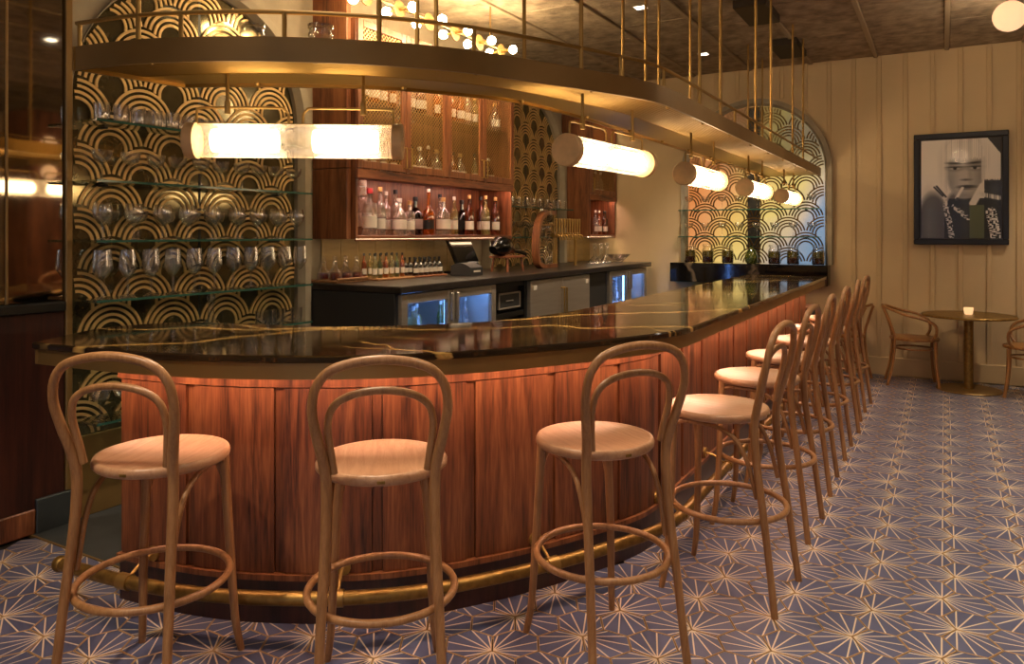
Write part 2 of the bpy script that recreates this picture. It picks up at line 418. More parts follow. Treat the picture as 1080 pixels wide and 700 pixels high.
def catmull(P, per=12):
    P = [Vector((*p, 0)) if len(p) == 2 else Vector(p) for p in P]; out = []
    for i in range(len(P) - 1):
        p0, p1, p2, p3 = P[max(i - 1, 0)], P[i], P[i + 1], P[min(i + 2, len(P) - 1)]
        for k in range(per):
            t = k / per
            out.append(.5 * ((2 * p1) + (p2 - p0) * t + (2 * p0 - 5 * p1 + 4 * p2 - p3) * t * t + (3 * p1 - p0 - 3 * p2 + p3) * t ** 3))
    out.append(P[-1]); return out
def resample(P, n=None, step=None):
    d = [0]
    for a, b in zip(P, P[1:]): d.append(d[-1] + (b - a).length)
    if step: n = max(2, int(round(d[-1] / step)) + 1)
    out = []; j = 0
    for i in range(n):
        t = d[-1] * i / (n - 1)
        while j < len(P) - 2 and d[j + 1] < t: j += 1
        u = (t - d[j]) / max(d[j + 1] - d[j], 1e-9); out.append(P[j].lerp(P[j + 1], min(max(u, 0), 1)))
    return out
def offset(P, o):
    out = []
    for i, p in enumerate(P):
        t = P[min(i + 1, len(P) - 1)] - P[max(i - 1, 0)]; t.normalize()
        out.append(p + Vector((-t.y, t.x, 0)) * o)
    return out
def sub(P, a, b):
    """stretch of a polyline between arc lengths a and b"""
    d = [0]
    for p, q in zip(P, P[1:]): d.append(d[-1] + (q - p).length)
    def pt(t):
        for j in range(len(P) - 1):
            if d[j + 1] >= t: return P[j].lerp(P[j + 1], (t - d[j]) / max(d[j + 1] - d[j], 1e-9))
        return P[-1]
    return [pt(a)] + [p for p, q in zip(P, d) if a + 1e-4 < q < b - 1e-4] + [pt(b)]
def plen(P): return sum((b - a).length for a, b in zip(P, P[1:]))

# ================================================================== THE ROOM
XB, YF, ZC = -3.97, 8.87, 3.39
XR, YR = 4.8, -3.5
floor = struct(BX('floor', 'grout', XB, XR, YR, YF, -.12, -.012))
bar_floor = struct(MB().prism([(XB, 2.03), (-2.9, 2.03), (-2.3, 2.25), (-1.75, 2.75), (-1.45, 3.5), (-1.4, YF), (XB, YF)], -.012, .002).build('floor_behind_bar', 'dark_floor'))
# floor edge strip where the dark bar floor meets the tiles
BX('threshold_strip', 'brass_dark', XB, -2.93, 2.022, 2.034, -.01, .004, bar_floor)

# hexagonal starburst tiles
TA = 0.0965
def hex_verts(r, z): return [(r * math.cos(PI / 3 * i), r * math.sin(PI / 3 * i), z) for i in range(6)]
def tile_geom():
    """tile centred on origin, focus corner at (-a,0)"""
    ro, ri = TA - .0022, TA - .0050
    V = hex_verts(ro, -.012) + hex_verts(ro, -.0012) + hex_verts(ri, 0)
    Fc = [[12 + i for i in range(6)]] + [[6 + i, 6 + (i + 1) % 6, 12 + (i + 1) % 6, 12 + i] for i in range(6)] + [[i, (i + 1) % 6, 6 + (i + 1) % 6, 6 + i] for i in range(6)]
    return V, Fc
tile_V, tile_F = tile_geom()
def tile_mesh(name, placements):
    V, Fc, uvs, mi = [], [], [], []
    for cx, cy, rot in placements:
        o = len(V); ca, sa = math.cos(rot), math.sin(rot)
        for x, y, z in tile_V: V.append((cx + x * ca - y * sa, cy + x * sa + y * ca, z))
        for q, f in enumerate(tile_F):
            Fc.append([i + o for i in f]); mi.append(0 if q == 0 else 1)
            for i in f: uvs += [tile_V[i][0] + TA, tile_V[i][1]]
    me = bpy.data.meshes.new(name); me.from_pydata(V, [], Fc); me.materials.append(M['tile']); me.materials.append(M['tile_line'])
    me.polygons.foreach_set('material_index', mi)
    uv = me.uv_layers.new(name='UVMap'); uv.data.foreach_set('uv', uvs); me.update(); return me
A0 = Vector((-1.408, 2.296))
tiles = []
for j in range(-30, 34):
    for i in range(-14, 26):
        isA = j % 2 == 0
        c = A0 + Vector((3 * TA * i + (0 if isA else -TA / 2), 2.598 * TA * j))
        for a in ((60, 180, 300) if isA else (0, 120, 240)):
            a = math.radians(a); p = c + Vector((math.cos(a), math.sin(a))) * TA
            if not (XB + .05 < p.x < 3.2 and -1.2 < p.y < YF - .04): continue
            # nothing behind the bar front
            if p.y > 2.0 + .05 and p.x < -2.9: continue
            if p.x < -1.32 and p.y > 3.1 and p.y < 8.2: continue
            if p.x < -1.5 and p.y > 2.86 and p.y < 8.2: continue
            if p.x < -1.9 and p.y > 2.45 and p.y < 8.2: continue
            if p.x < -2.3 and p.y > 2.2 and p.y < 8.2: continue
            if p.x < -2.8 and p.y > 8.1: continue
            tiles.append((p.x, p.y, a))
def t_depth(t):
    d = -S30 * t[0] + C30 * t[1]; l = C30 * t[0] + S30 * t[1]
    if d < .5: return 99
    px = CX + F_PX * l / d; py = HY + F_PX * EYE / d
    return d if (-20 < px < 1100 and py < 715) else 50 + d
tiles.sort(key=t_depth)
t_me = tile_mesh('floor_tile', [(0, 0, 0)])
for t in tiles[:300]: inst('floor_tile', t_me, (t[0], t[1], 0), t[2], floor)
far = bpy.data.objects.new('floor_tiles_far', tile_mesh('floor_tiles_far', tiles[300:])); C.objects.link(far); far.parent = floor; far['kind'] = 'stuff'

# ceiling: rough panels between battens
ceil = struct(BX('ceiling', 'ceil_batten', XB, XR, YR, YF, ZC + .02, ZC + .1))
bx0 = -1.288 - .655 * 4
n_pan = 0
bat_me = MB().bbox(-.022, .022, YR, YF, ZC - .018, ZC + .02, .006).mesh('ceiling_batten', 'ceil_batten')
for i in range(14):
    X = bx0 + .655 * i
    if XB < X < XR - .05: inst('ceiling_batten', bat_me, (X, 0, 0), 0, ceil)
    x0, x1 = max(X + .022, XB), min(X + .633, XR)
    if x1 - x0 < .05: continue
    pan = MB().bbox(x0, x1, 0, 1.23, ZC, ZC + .02, .006).mesh('ceiling_panel', 'ceil_panel')
    y = -3.45 + (.4 if i % 2 else 0)
    while y < YF - 1.2:
        inst('ceiling_panel', pan, (0, y, 0), 0, ceil); y += 1.238
    if y < YF: inst('ceiling_panel', MB().bbox(x0, x1, y, YF, ZC, ZC + .02, .006).mesh('ceiling_panel', 'ceil_panel'), (0, 0, 0), 0, ceil)

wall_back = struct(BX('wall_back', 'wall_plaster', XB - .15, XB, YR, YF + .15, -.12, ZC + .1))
wall_far = struct(BX('wall_far', 'wall_beige', XB - .15, XR + .15, YF, YF + .15, -.12, ZC + .1))
bme = MB().bbox(-.022, .022, YF - .016, YF, .19, ZC, .004).mesh('batten', 'batten')
for i in range(-10, 25):
    X = -.107 + .2475 * i
    if XB + .3 < X < XR: 
        if -2.76 < X < -1.05: # interrupted by the arch
            xc, half = -1.90, .85
            zt = 2.2 + math.sqrt(max(0, half ** 2 - (X - xc) ** 2)) + .03
            inst('batten', MB().bbox(-.022, .022, YF - .016, YF, zt, ZC, .004).mesh('batten', 'batten'), (X, 0, 0), 0, wall_far)
        else: inst('batten', bme, (X, 0, 0), 0, wall_far)
struct(MB().bbox(-3.1, XR, YF - .022, YF, 0, .19, .006).build('baseboard_far', 'batten'))
wall_right = struct(BX('wall_right', 'wall_beige', XR, XR + .15, YR - .15, YF, -.12, ZC + .1))
# wall behind the camera with two assumed windows, added for daylight
wr = MB()
xs = [XB] + [v for w in ASSUMED_WIN for v in w] + [XR]
for a, b in zip(xs[0::2], xs[1::2]): wr.box(a, b, YR - .15, YR, -.12, ZC + .1)
for a, b in ASSUMED_WIN: wr.box(a, b, YR - .15, YR, -.12, .6); wr.box(a, b, YR - .15, YR, 2.9, ZC + .1)
struct(wr.build('wall_rear', 'wall_beige'))
for k, (a, b) in enumerate(ASSUMED_WIN):  # frames and panes of the assumed windows, out of view
    w = struct(empty('window_%d' % (k + 1), ((a + b) / 2, YR - .06, .6)))
    f = MB(); hw = (b - a) / 2
    f.bbox(-hw, hw, -.03, .03, 0, .06); f.bbox(-hw, hw, -.03, .03, 2.24, 2.3); f.bbox(-hw, -hw + .06, -.03, .03, .06, 2.24); f.bbox(hw - .06, hw, -.03, .03, .06, 2.24); f.bbox(-.025, .025, -.03, .03, .06, 2.24)
    f.build('window_frame', 'dark_metal', w)
    for sgn in (-1, 1): MB().box(min(sgn * .025, sgn * (hw - .06)), max(sgn * .025, sgn * (hw - .06)), -.004, .004, .06, 2.24).build('pane', 'pane', w)

# left end of the back wall: dark panelled wainscot with mirror above
wl = struct(empty('wall_left_wainscot', (XB, 1.0, 0)))
for y0, y1 in ((YR, -1.0), (-1.0, .6), (.6, 1.42), (1.42, 2.2)):
    MB().bbox(0, .03, y0 - 1.0 + .003, y1 - 1.0 - .003, .12, 1.10, .004).build('wood_panel', 'walnut_dark', wl)
MB().bbox(0, .045, YR - 1, 1.2, 1.10, 1.15, .006).build('cap_rail', 'black', wl)
MB().bbox(.03, .045, YR - 1, 1.05, 0, .125, .006).build('skirting', 'walnut', wl)
MB().bbox(.0, .05, 1.05, 1.235, 0, .17, .003).build('steel_corner_plate', 'steel_plate', wl)
MB().bbox(0, .04, 1.2, 1.235, .17, ZC, .004).build('edge_trim', 'brass_dark', wl)
mr_ = tag(empty('wall_mirror', (XB, 1.2, 1.15)), 'tall antique mirror above the dark wood wainscot at the left edge', 'mirror')
for y0, y1 in ((-1.5, -.4), (-.4, .725), (.725, .998)):
    MB().bbox(.002, .02, y0 + .002, y1 - .002, .002, ZC - 1.152, .004).build('mirror_sheet', 'mirror', mr_)
for y in (-.4, .725): MB().bbox(.002, .026, y - .006, y + .006, .002, ZC - 1.152, .002).build('joint_strip', 'brass_dark', mr_)

# ------------------------------------------------------------------ arched panels with fretwork
def fret(w, z0, zs, R=.188, rows=.17, ring=(.188, .156, .124, .092), rw=.0155, dep=.007, phase=0, v0=0):
    """fretwork mesh in local (y across centred, z up), thickness along x"""
    mb = MB(); hw = w / 2 - .002
    def inside(y, z):
        if abs(y) > hw or z < z0 + .002: return False
        return z <= zs or y * y + (z - zs) ** 2 <= hw * hw
    top = zs + hw
    nr = int((top - z0) / rows) + 3
    for j in range(-2, nr):
        cz = z0 + v0 + rows * j; off = (R if (j + phase) % 2 else 0)
        for i in range(-5, 6):
            cy = off + 2 * R * i
            if abs(cy) > hw + R: continue
            low = [(cy + R, cz - rows), (cy - R, cz - rows), (cy, cz - 2 * rows)]
            for rr in ring:
                N_ = 40; prev = None
                for k in range(N_ + 1):
                    a = -PI * .30 + (PI * 1.60) * k / N_
                    ok = True; P = []
                    for r_ in (rr, rr - rw):
                        y, z = cy + r_ * math.cos(a), cz + r_ * math.sin(a); P.append((y, z))
                    ym, zm = cy + (rr - rw / 2) * math.cos(a), cz + (rr - rw / 2) * math.sin(a)
                    ok = inside(*P[0]) and inside(*P[1]) and all((ym - ly) ** 2 + (zm - lz) ** 2 > (R - .004) ** 2 for ly, lz in low)
                    if ok and prev is not None:
                        (y0_, z0_), (y1_, z1_) = prev; (y2, z2), (y3, z3) = P
                        mb.add([(0, y0_, z0_), (0, y1_, z1_), (0, y3, z3), (0, y2, z2), (dep, y0_, z0_), (dep, y1_, z1_), (dep, y3, z3), (dep, y2, z2)],
                               [(4, 5, 6, 7), (0, 4, 7, 3), (1, 2, 6, 5)])
                    prev = P if ok else None
    return mb
def arch_outline(w, z0, zs, n=28):
    hw = w / 2
    return [(-hw, z0)] + [(-hw * math.cos(PI * i / n), zs + hw * math.sin(PI * i / n)) for i in range(n + 1)] + [(hw, z0)]
def arch_panel(name, label, loc, rz, w, z0, zs, glass_mat, fret_mat, frame_mat, fr=.10, dep=.09, v0=0, post=None, fr_left=None):
    """built facing +x in local coordinates, z absolute"""
    o = tag(empty(name, loc, rz), label, 'wall panel')
    # glass in two sheets split at the middle
    n = 20; hw = w / 2
    for sgn in (-1, 1):
        poly = [(0, z0), (sgn * hw, z0)] + [(sgn * hw * math.cos(PI / 2 * i / n), zs + hw * math.sin(PI / 2 * i / n)) for i in range(n + 1)]
        poly[-1] = (0, zs + hw)
        mb = MB(); m = len(poly)
        mb.add([(.004, y, z) for y, z in poly] + [(.012, y, z) for y, z in poly], [list(range(m)), list(range(m, 2 * m))] + [[i, (i + 1) % m, m + (i + 1) % m, m + i] for i in range(m)])
        mb.build('glass_sheet', glass_mat, o)
    pw = post or .008
    BX('centre_post', 'black', .0122, .0132 if not post else .02, -pw, pw, z0, zs + hw - .02, o)
    f = fret(w, z0, zs, v0=v0); f.v = [(x + (.021 if post else .0135), y, z) for x, y, z in f.v]; f.build('fretwork', fret_mat, o)
    A, B = arch_outline(w, z0, zs), arch_outline(w + 2 * fr, z0, zs)
    if fr_left is not None: B = [(y, z) if y > 0 else (ya + (y - ya) * fr_left / fr, za + (z - za) * (1 if abs(y) < .02 else max(fr_left / fr, 1 + y / (w / 2)))) for (y, z), (ya, za) in zip(B, A)]
    mb = MB(); m = len(A); V = []
    for (ya, za), (yb, zb) in zip(A, B): 
        dd = dep if fr_left is None else dep * (.2 + .8 * max(0, min(1, .5 + ya / (w * .6))))
        V += [(.0, ya, za), (dd * .5, ya, za), (dd, ya + (yb - ya) * .35, za + (zb - za) * .35), (dd, yb, zb), (0, yb, zb)]
    Fc = []
    for i in range(m - 1):
        for k in range(5): Fc.append([5 * i + k, 5 * i + (k + 1) % 5, 5 * i + 5 + (k + 1) % 5, 5 * i + 5 + k])
    Fc += [[0, 1, 2, 3, 4], [5 * m - 5 + k for k in range(5)]]
    mb.add(V, Fc).build('arch_frame', frame_mat, o, 30)
    return o
AW = 1.55
arch_l = arch_panel('arched_mirror', 'arched antique mirror with gold scallop fretwork behind the bar, at left', (XB, 3.02, 0), 0, AW, .43, 2.22, 'antique_mirror', 'fret_gold', 'wall_plaster', fr=.085, fr_left=.006)
BX('brass_base', 'brass_dark', .0, .03, -AW / 2, AW / 2, .002, .43, arch_l, .003)
arch_m = arch_panel('arched_mirror', 'narrow-looking arched mirror with gold fretwork between the two wood cabinets', (XB, 7.15, 0), 0, AW, 1.152, 2.22, 'antique_mirror', 'fret_gold', 'wall_plaster', fr=.10)
arch_f = arch_panel('arched_window', 'backlit arched glass with scallop fretwork on the far beige wall', (-1.90, YF, 0), -PI / 2, 1.53, 1.157, 2.2, 'lit_glass', 'fret_dark', 'wall_plaster', fr=.075, dep=.07, post=.07)
lg = MB().bbox(-2.83, -1.085, 8.66, YF, .93, 1.155, .006).build('marble_ledge', 'marble_black')
tag(lg, 'black veined marble ledge beneath the arched far window', 'ledge')

# ------------------------------------------------------------------ glass shelves
def shelf(x0, x1, y0, y1, z, label, th=.012):
    o = tag(empty('glass_shelf', ((x0 + x1) / 2, (y0 + y1) / 2, z - th)), label, 'shelf', 'glass shelves')
    hx, hy = (x1 - x0) / 2, (y1 - y0) / 2
    MB().box(-hx, hx, -hy, hy, 0, th).build('glass_sheet', 'shelf_glass', o)
    if hy > hx: MB().box(hx, hx + .003, -hy, hy, 0, th).build('front_edge', 'shelf_edge', o)
    else: MB().box(-hx, hx, -hy - .003, -hy, 0, th).build('front_edge', 'shelf_edge', o)
    for s_ in (-.8, .8):
        if hy > hx: MB().bbox(-hx - .05, -hx + .03, s_ * hy - .012, s_ * hy + .012, -.012, 0, .003).build('bracket', 'black', o)
        else: MB().bbox(s_ * hx - .012, s_ * hx + .012, hy - .03, hy + .05, -.012, 0, .003).build('bracket', 'black', o)
    return o
SX0, SX1 = XB + .05, -3.73
ZS = [1.157, 1.465, 1.775, 2.085]
for z, w in zip(ZS, ('lowest', 'second from the bottom', 'third from the bottom', 'topmost')):
    shelf(SX0, SX1, 2.24, 3.74, z, 'glass shelf on the left mirror, %s above the counter' % w)
shelf(SX0, SX1, 2.24, 3.74, .53, 'glass shelf low behind the left end of the bar')
for z, w in zip(ZS[1:3], ('lower', 'upper')): shelf(SX0, SX1, 6.40, 7.88, z, '%s glass shelf on the mirror between the cabinets' % w)
for z, w in zip(ZS[1:3], ('lower', 'upper')): shelf(-2.72, -1.17, YF - .24, YF - .05, z, '%s glass shelf across the backlit far arch' % w)

# ================================================================== THE BAR
FR = catmull([(-3.19, 1.65), (-2.70, 1.70), (-2.31, 1.80), (-1.94, 1.985), (-1.69, 2.18), (-1.487, 2.43), (-1.314, 2.70), (-1.178, 2.97), (-1.075, 3.22), (-1.03, 3.44), (-1.03, 3.8), (-1.03, 4.3), (-1.03, 6.0), (-1.03, 8.12)], 10)
IN = catmull([(-3.42, 2.08), (-3.30, 2.38), (-3.0, 2.5), (-2.55, 2.63), (-2.26, 2.83), (-1.97, 3.22), (-1.85, 3.72), (-1.83, 4.3), (-1.83, 6.0), (-1.83, 8.2)], 10)
NN = 120
fr_ = resample(FR, NN); in_ = resample(IN, NN)
ctr = tag(empty('bar_counter', (-1.4, 4.0, 0.97)), 'long curved dark marble bar counter with brass edge', 'counter')
def rel(o, par): 
    o.parent = par; o.matrix_parent_inverse = Matrix.Translation(-par.location); return o
mt = MB(); V = []; Fc = []
fo = offset(fr_, .008); io = offset(in_, -.008)
fo[-1] += Vector((0, .08, 0)); 
for i in range(NN):
    a, b = fr_[i], in_[i]; a2, b2 = fo[i], io[i]
    V += [(a2.x, a2.y, 1.032), (a.x, a.y, 1.038), (a.x, a.y, 1.054), (a2.x, a2.y, 1.06), (b2.x, b2.y, 1.06), (b.x, b.y, 1.054), (b.x, b.y, 1.038), (b2.x, b2.y, 1.032)]
for i in range(NN - 1):
    for k in range(8): Fc.append([8 * i + k, 8 * i + (k + 1) % 8, 8 * i + 8 + (k + 1) % 8, 8 * i + 8 + k])
Fc += [list(range(8)), [8 * NN - 8 + k for k in range(8)]]
rel(mt.add(V, Fc).build('marble_top', 'marble', None, 30), ctr)
ap0, ap1 = offset(fr_, .012), offset(fr_, .022)
am = MB().sweep2(ap0, ap1, .972, 1.032)
e0, e1 = fr_[0], in_[0]
rel(am.build('brass_apron', 'brass_dark', None, 30), ctr)
endl = resample([fr_[0] + Vector((.008, .01, 0)), in_[0] + Vector((.012, 0, 0))], 6)
rel(MB().sweep2(endl, offset(endl, -.01), .972, 1.032).build('brass_end', 'brass_dark', None), ctr)
ende = resample([fr_[-1] + Vector((-.012, 0, 0)), Vector((-1.82, 8.19, 0))], 4)
rel(MB().sweep2(ende, offset(ende, .01), .972, 1.032).build('brass_end', 'brass_dark', None), ctr)
l0, l1 = offset(fr_, .05), offset(fr_, .075)
rel(MB().sweep2(sub(l0, .15, plen(l0) - .1), sub(l1, .15, plen(l1) - .1), 1.016, 1.022).build('light_strip', 'led', None), ctr)
rel(MB().sweep2(offset(fr_, .03), offset(fr_, .42), 1.024, 1.031).build('underboard', 'black', None), ctr)

FACE = offset(fr_, .185); FACE = [p for p in resample(FACE, step=.03) if True]
# the wood front starts a little in from the counter's left end
FACE = sub(FACE, .27, plen(FACE) - .06)
LF = plen(FACE)
bar = tag(empty('panelled_bar', (-1.4, 3.0, 0)), 'curved walnut panelled bar front below the marble counter', 'bar')
n_p = int(LF / .365); pw_ = LF / n_p
for i in range(n_p):
    seg = sub(FACE, i * pw_ + .021, (i + 1) * pw_ - .021)
    seg = resample(seg, max(4, len(seg) // 2))
    rel(MB().sweep2(seg, offset(seg, .03), .195, .905).build('panel', 'walnut', None), bar)
    sg = sub(FACE, max(0, i * pw_ - .018), i * pw_ + .018)
    rel(MB().sweep2(offset(sg, .012), offset(sg, .03), .195, .905).build('stile', 'walnut', None), bar)
rel(MB().sweep2(offset(FACE, -.005), offset(FACE, .03), .909, 1.018).build('top_rail', 'walnut', None), bar)
rel(MB().sweep2(offset(FACE, -.012), offset(FACE, .03), .170, .192).build('base_molding', 'walnut_cab', None), bar)
rel(MB().sweep2(offset(FACE, .004), offset(FACE, .05), .0, .168).build('kick_board', 'walnut_dark', None), bar)
bk = offset(FACE, .06)
rel(MB().sweep2(offset(FACE, .031), offset(FACE, .33), .10, 1.02).build('core', 'charcoal', None), bar)

# brass foot rail
RAIL = [p + Vector((0, 0, .165)) for p in resample(sub(offset(fr_, .05), .10, plen(fr_) - .1), step=.05)]
frl = tag(empty('foot_rail', (-1.4, 3.0, 0)), 'old brass foot rail running along the base of the bar', 'foot rail')
rel(MB().tube(RAIL, .026, 12).build('rail_tube', 'brass_old', None, 40), frl)
rel(MB().sphere(RAIL[0], .032, 12, 8).build('end_cap', 'brass_old', None, 60), frl)
LR = plen(RAIL)
k = .35; nb = 0
while k < LR - .2:
    seg = sub(RAIL, k, k + .05)
    p = seg[0]; t = (seg[-1] - seg[0]).normalized(); nrm = Vector((-t.y, t.x, 0))
    rel(MB().tube([seg[0], seg[-1]], .031, 12).build('collar', 'brass', None, 40), frl)
    w0 = p + t * .025
    br = MB().tube([w0 + nrm * .02 + Vector((0, 0, .01)), w0 + nrm * .08 + Vector((0, 0, .045)), w0 + nrm * .135 + Vector((0, 0, .055))], .007, 8)
    br.tube([w0 + nrm * .125 + Vector((0, 0, .055)), w0 + nrm * .138 + Vector((0, 0, .055))], .03, 14)
    rel(br.build('wall_bracket', 'brass', None, 40), frl)
    k += .86

# ================================================================== CANOPY OVER THE BAR
CO = catmull([(-2.90, 1.645), (-2.595, 1.695), (-2.327, 1.80), (-2.087, 1.94), (-1.827, 2.16), (-1.62, 2.42), (-1.47, 2.72), (-1.29, 3.14), (-1.19, 3.45), (-1.17, 3.8), (-1.17, 4.3), (-1.17, 6.0), (-1.17, YF - .075)], 10)
CI = catmull([(-2.84, 2.09), (-2.66, 2.17), (-2.36, 2.36), (-2.13, 2.54), (-1.97, 2.76), (-1.80, 3.08), (-1.74, 3.5), (-1.72, 3.9), (-1.72, 4.4), (-1.72, 6.0), (-1.72, YF - .075)], 10)
NC = 130
co = resample(CO, NC); ci = resample(CI, NC)
ZB, ZT = 2.125, 2.215
can = tag(empty('brass_canopy', (-1.45, 4.0, ZB)), 'curved brass canopy shelf hung over the bar with ribbed underside', 'canopy')
rel(MB().sweep2(co, offset(co, .012), ZB, ZT).build('outer_fascia', 'brass_dark', None, 30), can)
rel(MB().sweep2(ci, offset(ci, -.012), ZB, ZT).build('inner_fascia', 'brass_satin', None, 30), can)
capl = [co[0] + Vector((.006, 0, 0)), ci[0] + Vector((.006, 0, 0))]
rel(MB().sweep2(resample(capl, 4), offset(resample(capl, 4), -.012), ZB, ZT).build('end_fascia', 'brass_satin', None), can)
NR, NS = 15, 6
def half_soffit(f0, f1, zfun, n):
    V, Fc = [], []
    for i in range(NC):
        for q in range(n + 1):
            p = co[i].lerp(ci[i], f0 + (f1 - f0) * q / n); V.append((p.x, p.y, zfun(q)))
    for i in range(NC - 1):
        for q in range(n): Fc.append([i * (n + 1) + q, i * (n + 1) + q + 1, (i + 1) * (n + 1) + q + 1, (i + 1) * (n + 1) + q])
    return V, Fc
so = MB(); V, Fc = half_soffit(.022, .56, lambda q: ZB + .026 - .011 * math.sqrt(max(0, 1 - (2 * (q % NS) / NS - 1) ** 2)), NR * NS)
rel(MB().sweep2([a.lerp(b, .555) for a, b in zip(co, ci)], [a.lerp(b, .978) for a, b in zip(co, ci)], ZB + .014, ZB + .022).build('plain_soffit', 'soffit', None), can)
rel(so.add(V, Fc).build('ribbed_soffit', 'soffit', None), can)
dk = [a.lerp(b, .025) for a, b in zip(co, ci)], [a.lerp(b, .975) for a, b in zip(co, ci)]
rel(MB().sweep2(dk[0], dk[1], ZT - .03, ZT - .02).build('top_deck', 'brass_dark', None), can)
# guard rail and hanging rods
rail_c = [p + Vector((0, 0, ZT + .095)) for p in offset(co, .02)]
rel(MB().tube(rail_c, .0085, 8).build('guard_rail', 'brass', None, 40), can)
def hit(P, px):
    """where the vertical plane through a pixel column crosses a plan curve"""
    r = ray(px, HY); best = None
    for a, b in zip(P, P[1:]):
        ca, cb = r.x * a.y - r.y * a.x, r.x * b.y - r.y * b.x
        if ca * cb <= 0 and abs(ca - cb) > 1e-9: return a.lerp(b, ca / (ca - cb))
    return None
oin, iin = offset(co, .02), offset(ci, -.02)
rod_out = [146, 400, 613, 738, 760, 797, 813, 836, 847]
rod_in = [440, 460, 553, 657, 681, 695, 728, 789, 804, 821, 829]
rod_me = MB().tube([(0, 0, ZT - .02), (0, 0, ZC + .005)], .0095, 8).mesh('hanging_rod', 'brass', 40)
for P, pxs in ((oin, rod_out), (iin, rod_in)):
    for px in pxs:
        h = hit(P, px)
        if h is not None: rel(inst('hanging_rod', rod_me, (h.x, h.y, 0)), can)
post_me = MB().tube([(0, 0, ZT - .02), (0, 0, ZT + .095)], .0085, 8).mesh('rail_post', 'brass', 40)
for px in (84, 191, 300, 500, 654, 700, 775):
    h = hit(oin, px)
    if h is not None: rel(inst('rail_post', post_me, (h.x, h.y, 0)), can)
bolt_me = MB().lathe([(.001, -.022), (.011, -.018), (.013, -.006), (.013, .006), (.006, .008)], 10).mesh('bolt', 'brass_old', 60)
for f_ in (.06, .94):
    mid = [a.lerp(b, f_ if f_ < .5 else f_) for a, b in zip(co, ci)]
    L_ = plen(mid); t = .35
    while t < L_ - .2:
        p = sub(mid, t, t + .01)[0]; rel(inst('bolt', bolt_me, (p.x, p.y, ZB + .022)), can); t += .62

# tube lamps under the canopy
LAMP_L, LAMP_R, LAMP_Z = .86, .068, 1.872
def make_lamp():
    o = empty('tube_lamp', (0, 0, LAMP_Z)); h = LAMP_L / 2
    rot = Matrix.Rotation(PI / 2, 4, 'Y')
    g = MB(); nf = 56; V = []; Fc = []
    for x in (-h + .03, h - .03):
        for k in range(nf * 2):
            a = PI * k / nf; r = LAMP_R - (.0028 if k % 2 else 0); V.append((x, r * math.cos(a), r * math.sin(a)))
    for k in range(nf * 2): Fc.append([k, (k + 1) % (nf * 2), nf * 2 + (k + 1) % (nf * 2), nf * 2 + k])
    g.add(V, Fc).build('ribbed_glass', 'lamp_glass', o)
    for s_ in (-1, 1):
        c = MB().lathe([(.02, -.016), (LAMP_R + .001, -.016), (LAMP_R + .005, -.012), (LAMP_R + .005, .026), (LAMP_R - .002, .026)], 32).xform(Matrix.Translation((s_ * (h - .016), 0, 0)) @ Matrix.Rotation(s_ * -PI / 2, 4, 'Y'))
        c.build('end_cap', 'cap_disc', o, 40)
        MB().lathe([(.001, -.13), (.044, -.128), (.047, -.12), (.047, .12), (.044, .128), (.001, .13)], 20).xform(Matrix.Translation((s_ * .20, 0, 0)) @ rot).build('glowing_core', 'lamp_core', o, 40)
        # stem down from the canopy, collar and bent arm
        top = ZB + .024 - LAMP_Z
        xs_ = s_ * .27
        st = MB().tube([(xs_, 0, top), (xs_, 0, .125)], .0075, 8); st.tube([(xs_, 0, .158), (xs_, 0, .108)], .0125, 10)
        st.build('stem', 'brass', o, 40)
        arm = [(s_ * .39, 0, LAMP_R - .004), (s_ * .39, 0, .115), (s_ * .375, 0, .130), (xs_, 0, .133), (s_ * .07, 0, .133), (s_ * .045, 0, .126), (s_ * .03, 0, .108), (s_ * .028, 0, LAMP_R - .004)]
        MB().tube(catmull(arm, 4), .0055, 8).build('bent_arm', 'brass', o, 40)
    BX('spine', 'brass_satin', -h + .03, h - .03, -.006, .006, LAMP_R - .006, LAMP_R + .003, o)
    return o
lamp0 = make_lamp()
lamps = [(-2.27, 2.185, math.atan2(.555, .83), 'ribbed glass tube lamp seen full length at left under the canopy'),
         (-1.425, 3.42, math.radians(86), 'large ribbed tube lamp at the bend of the canopy'),
         (-1.40, 4.98, PI / 2, 'third tube lamp along the canopy, in front of the far arch left edge'),
         (-1.40, 6.60, PI / 2, 'fourth tube lamp along the canopy, second smallest'),
         (-1.40, 8.18, PI / 2, 'smallest farthest tube lamp next to the far wall')]
for i, (x, y, a, lb) in enumerate(lamps):
    o = lamp0 if i == 0 else copy_tree(lamp0)
    o.location = (x, y, LAMP_Z); o.rotation_euler = (0, 0, a); tag(o, lb, 'lamp', 'tube lamps under the canopy')

# two glass jars standing on the canopy
jar_me = MB().lathe([(.001, .0), (.048, 0), (.052, .01), (.052, .075), (.046, .09), (.049, .095), (.049, .105), (.044, .11), (.044, .125), (.05, .127), (.05, .14), (.001, .142)], 20).mesh('glass_jar', 'glass', 50)
for px, w in ((266, 'nearer the left arch'), (338, 'beside the tall wood cabinet')):
    h = hit([a.lerp(b, .55) for a, b in zip(co, ci)], px)
    tag(inst('glass_jar', jar_me, (h.x, h.y, ZT - .02)), 'clear lidded glass jar on the canopy top, %s' % w, 'jar', 'jars on the canopy')

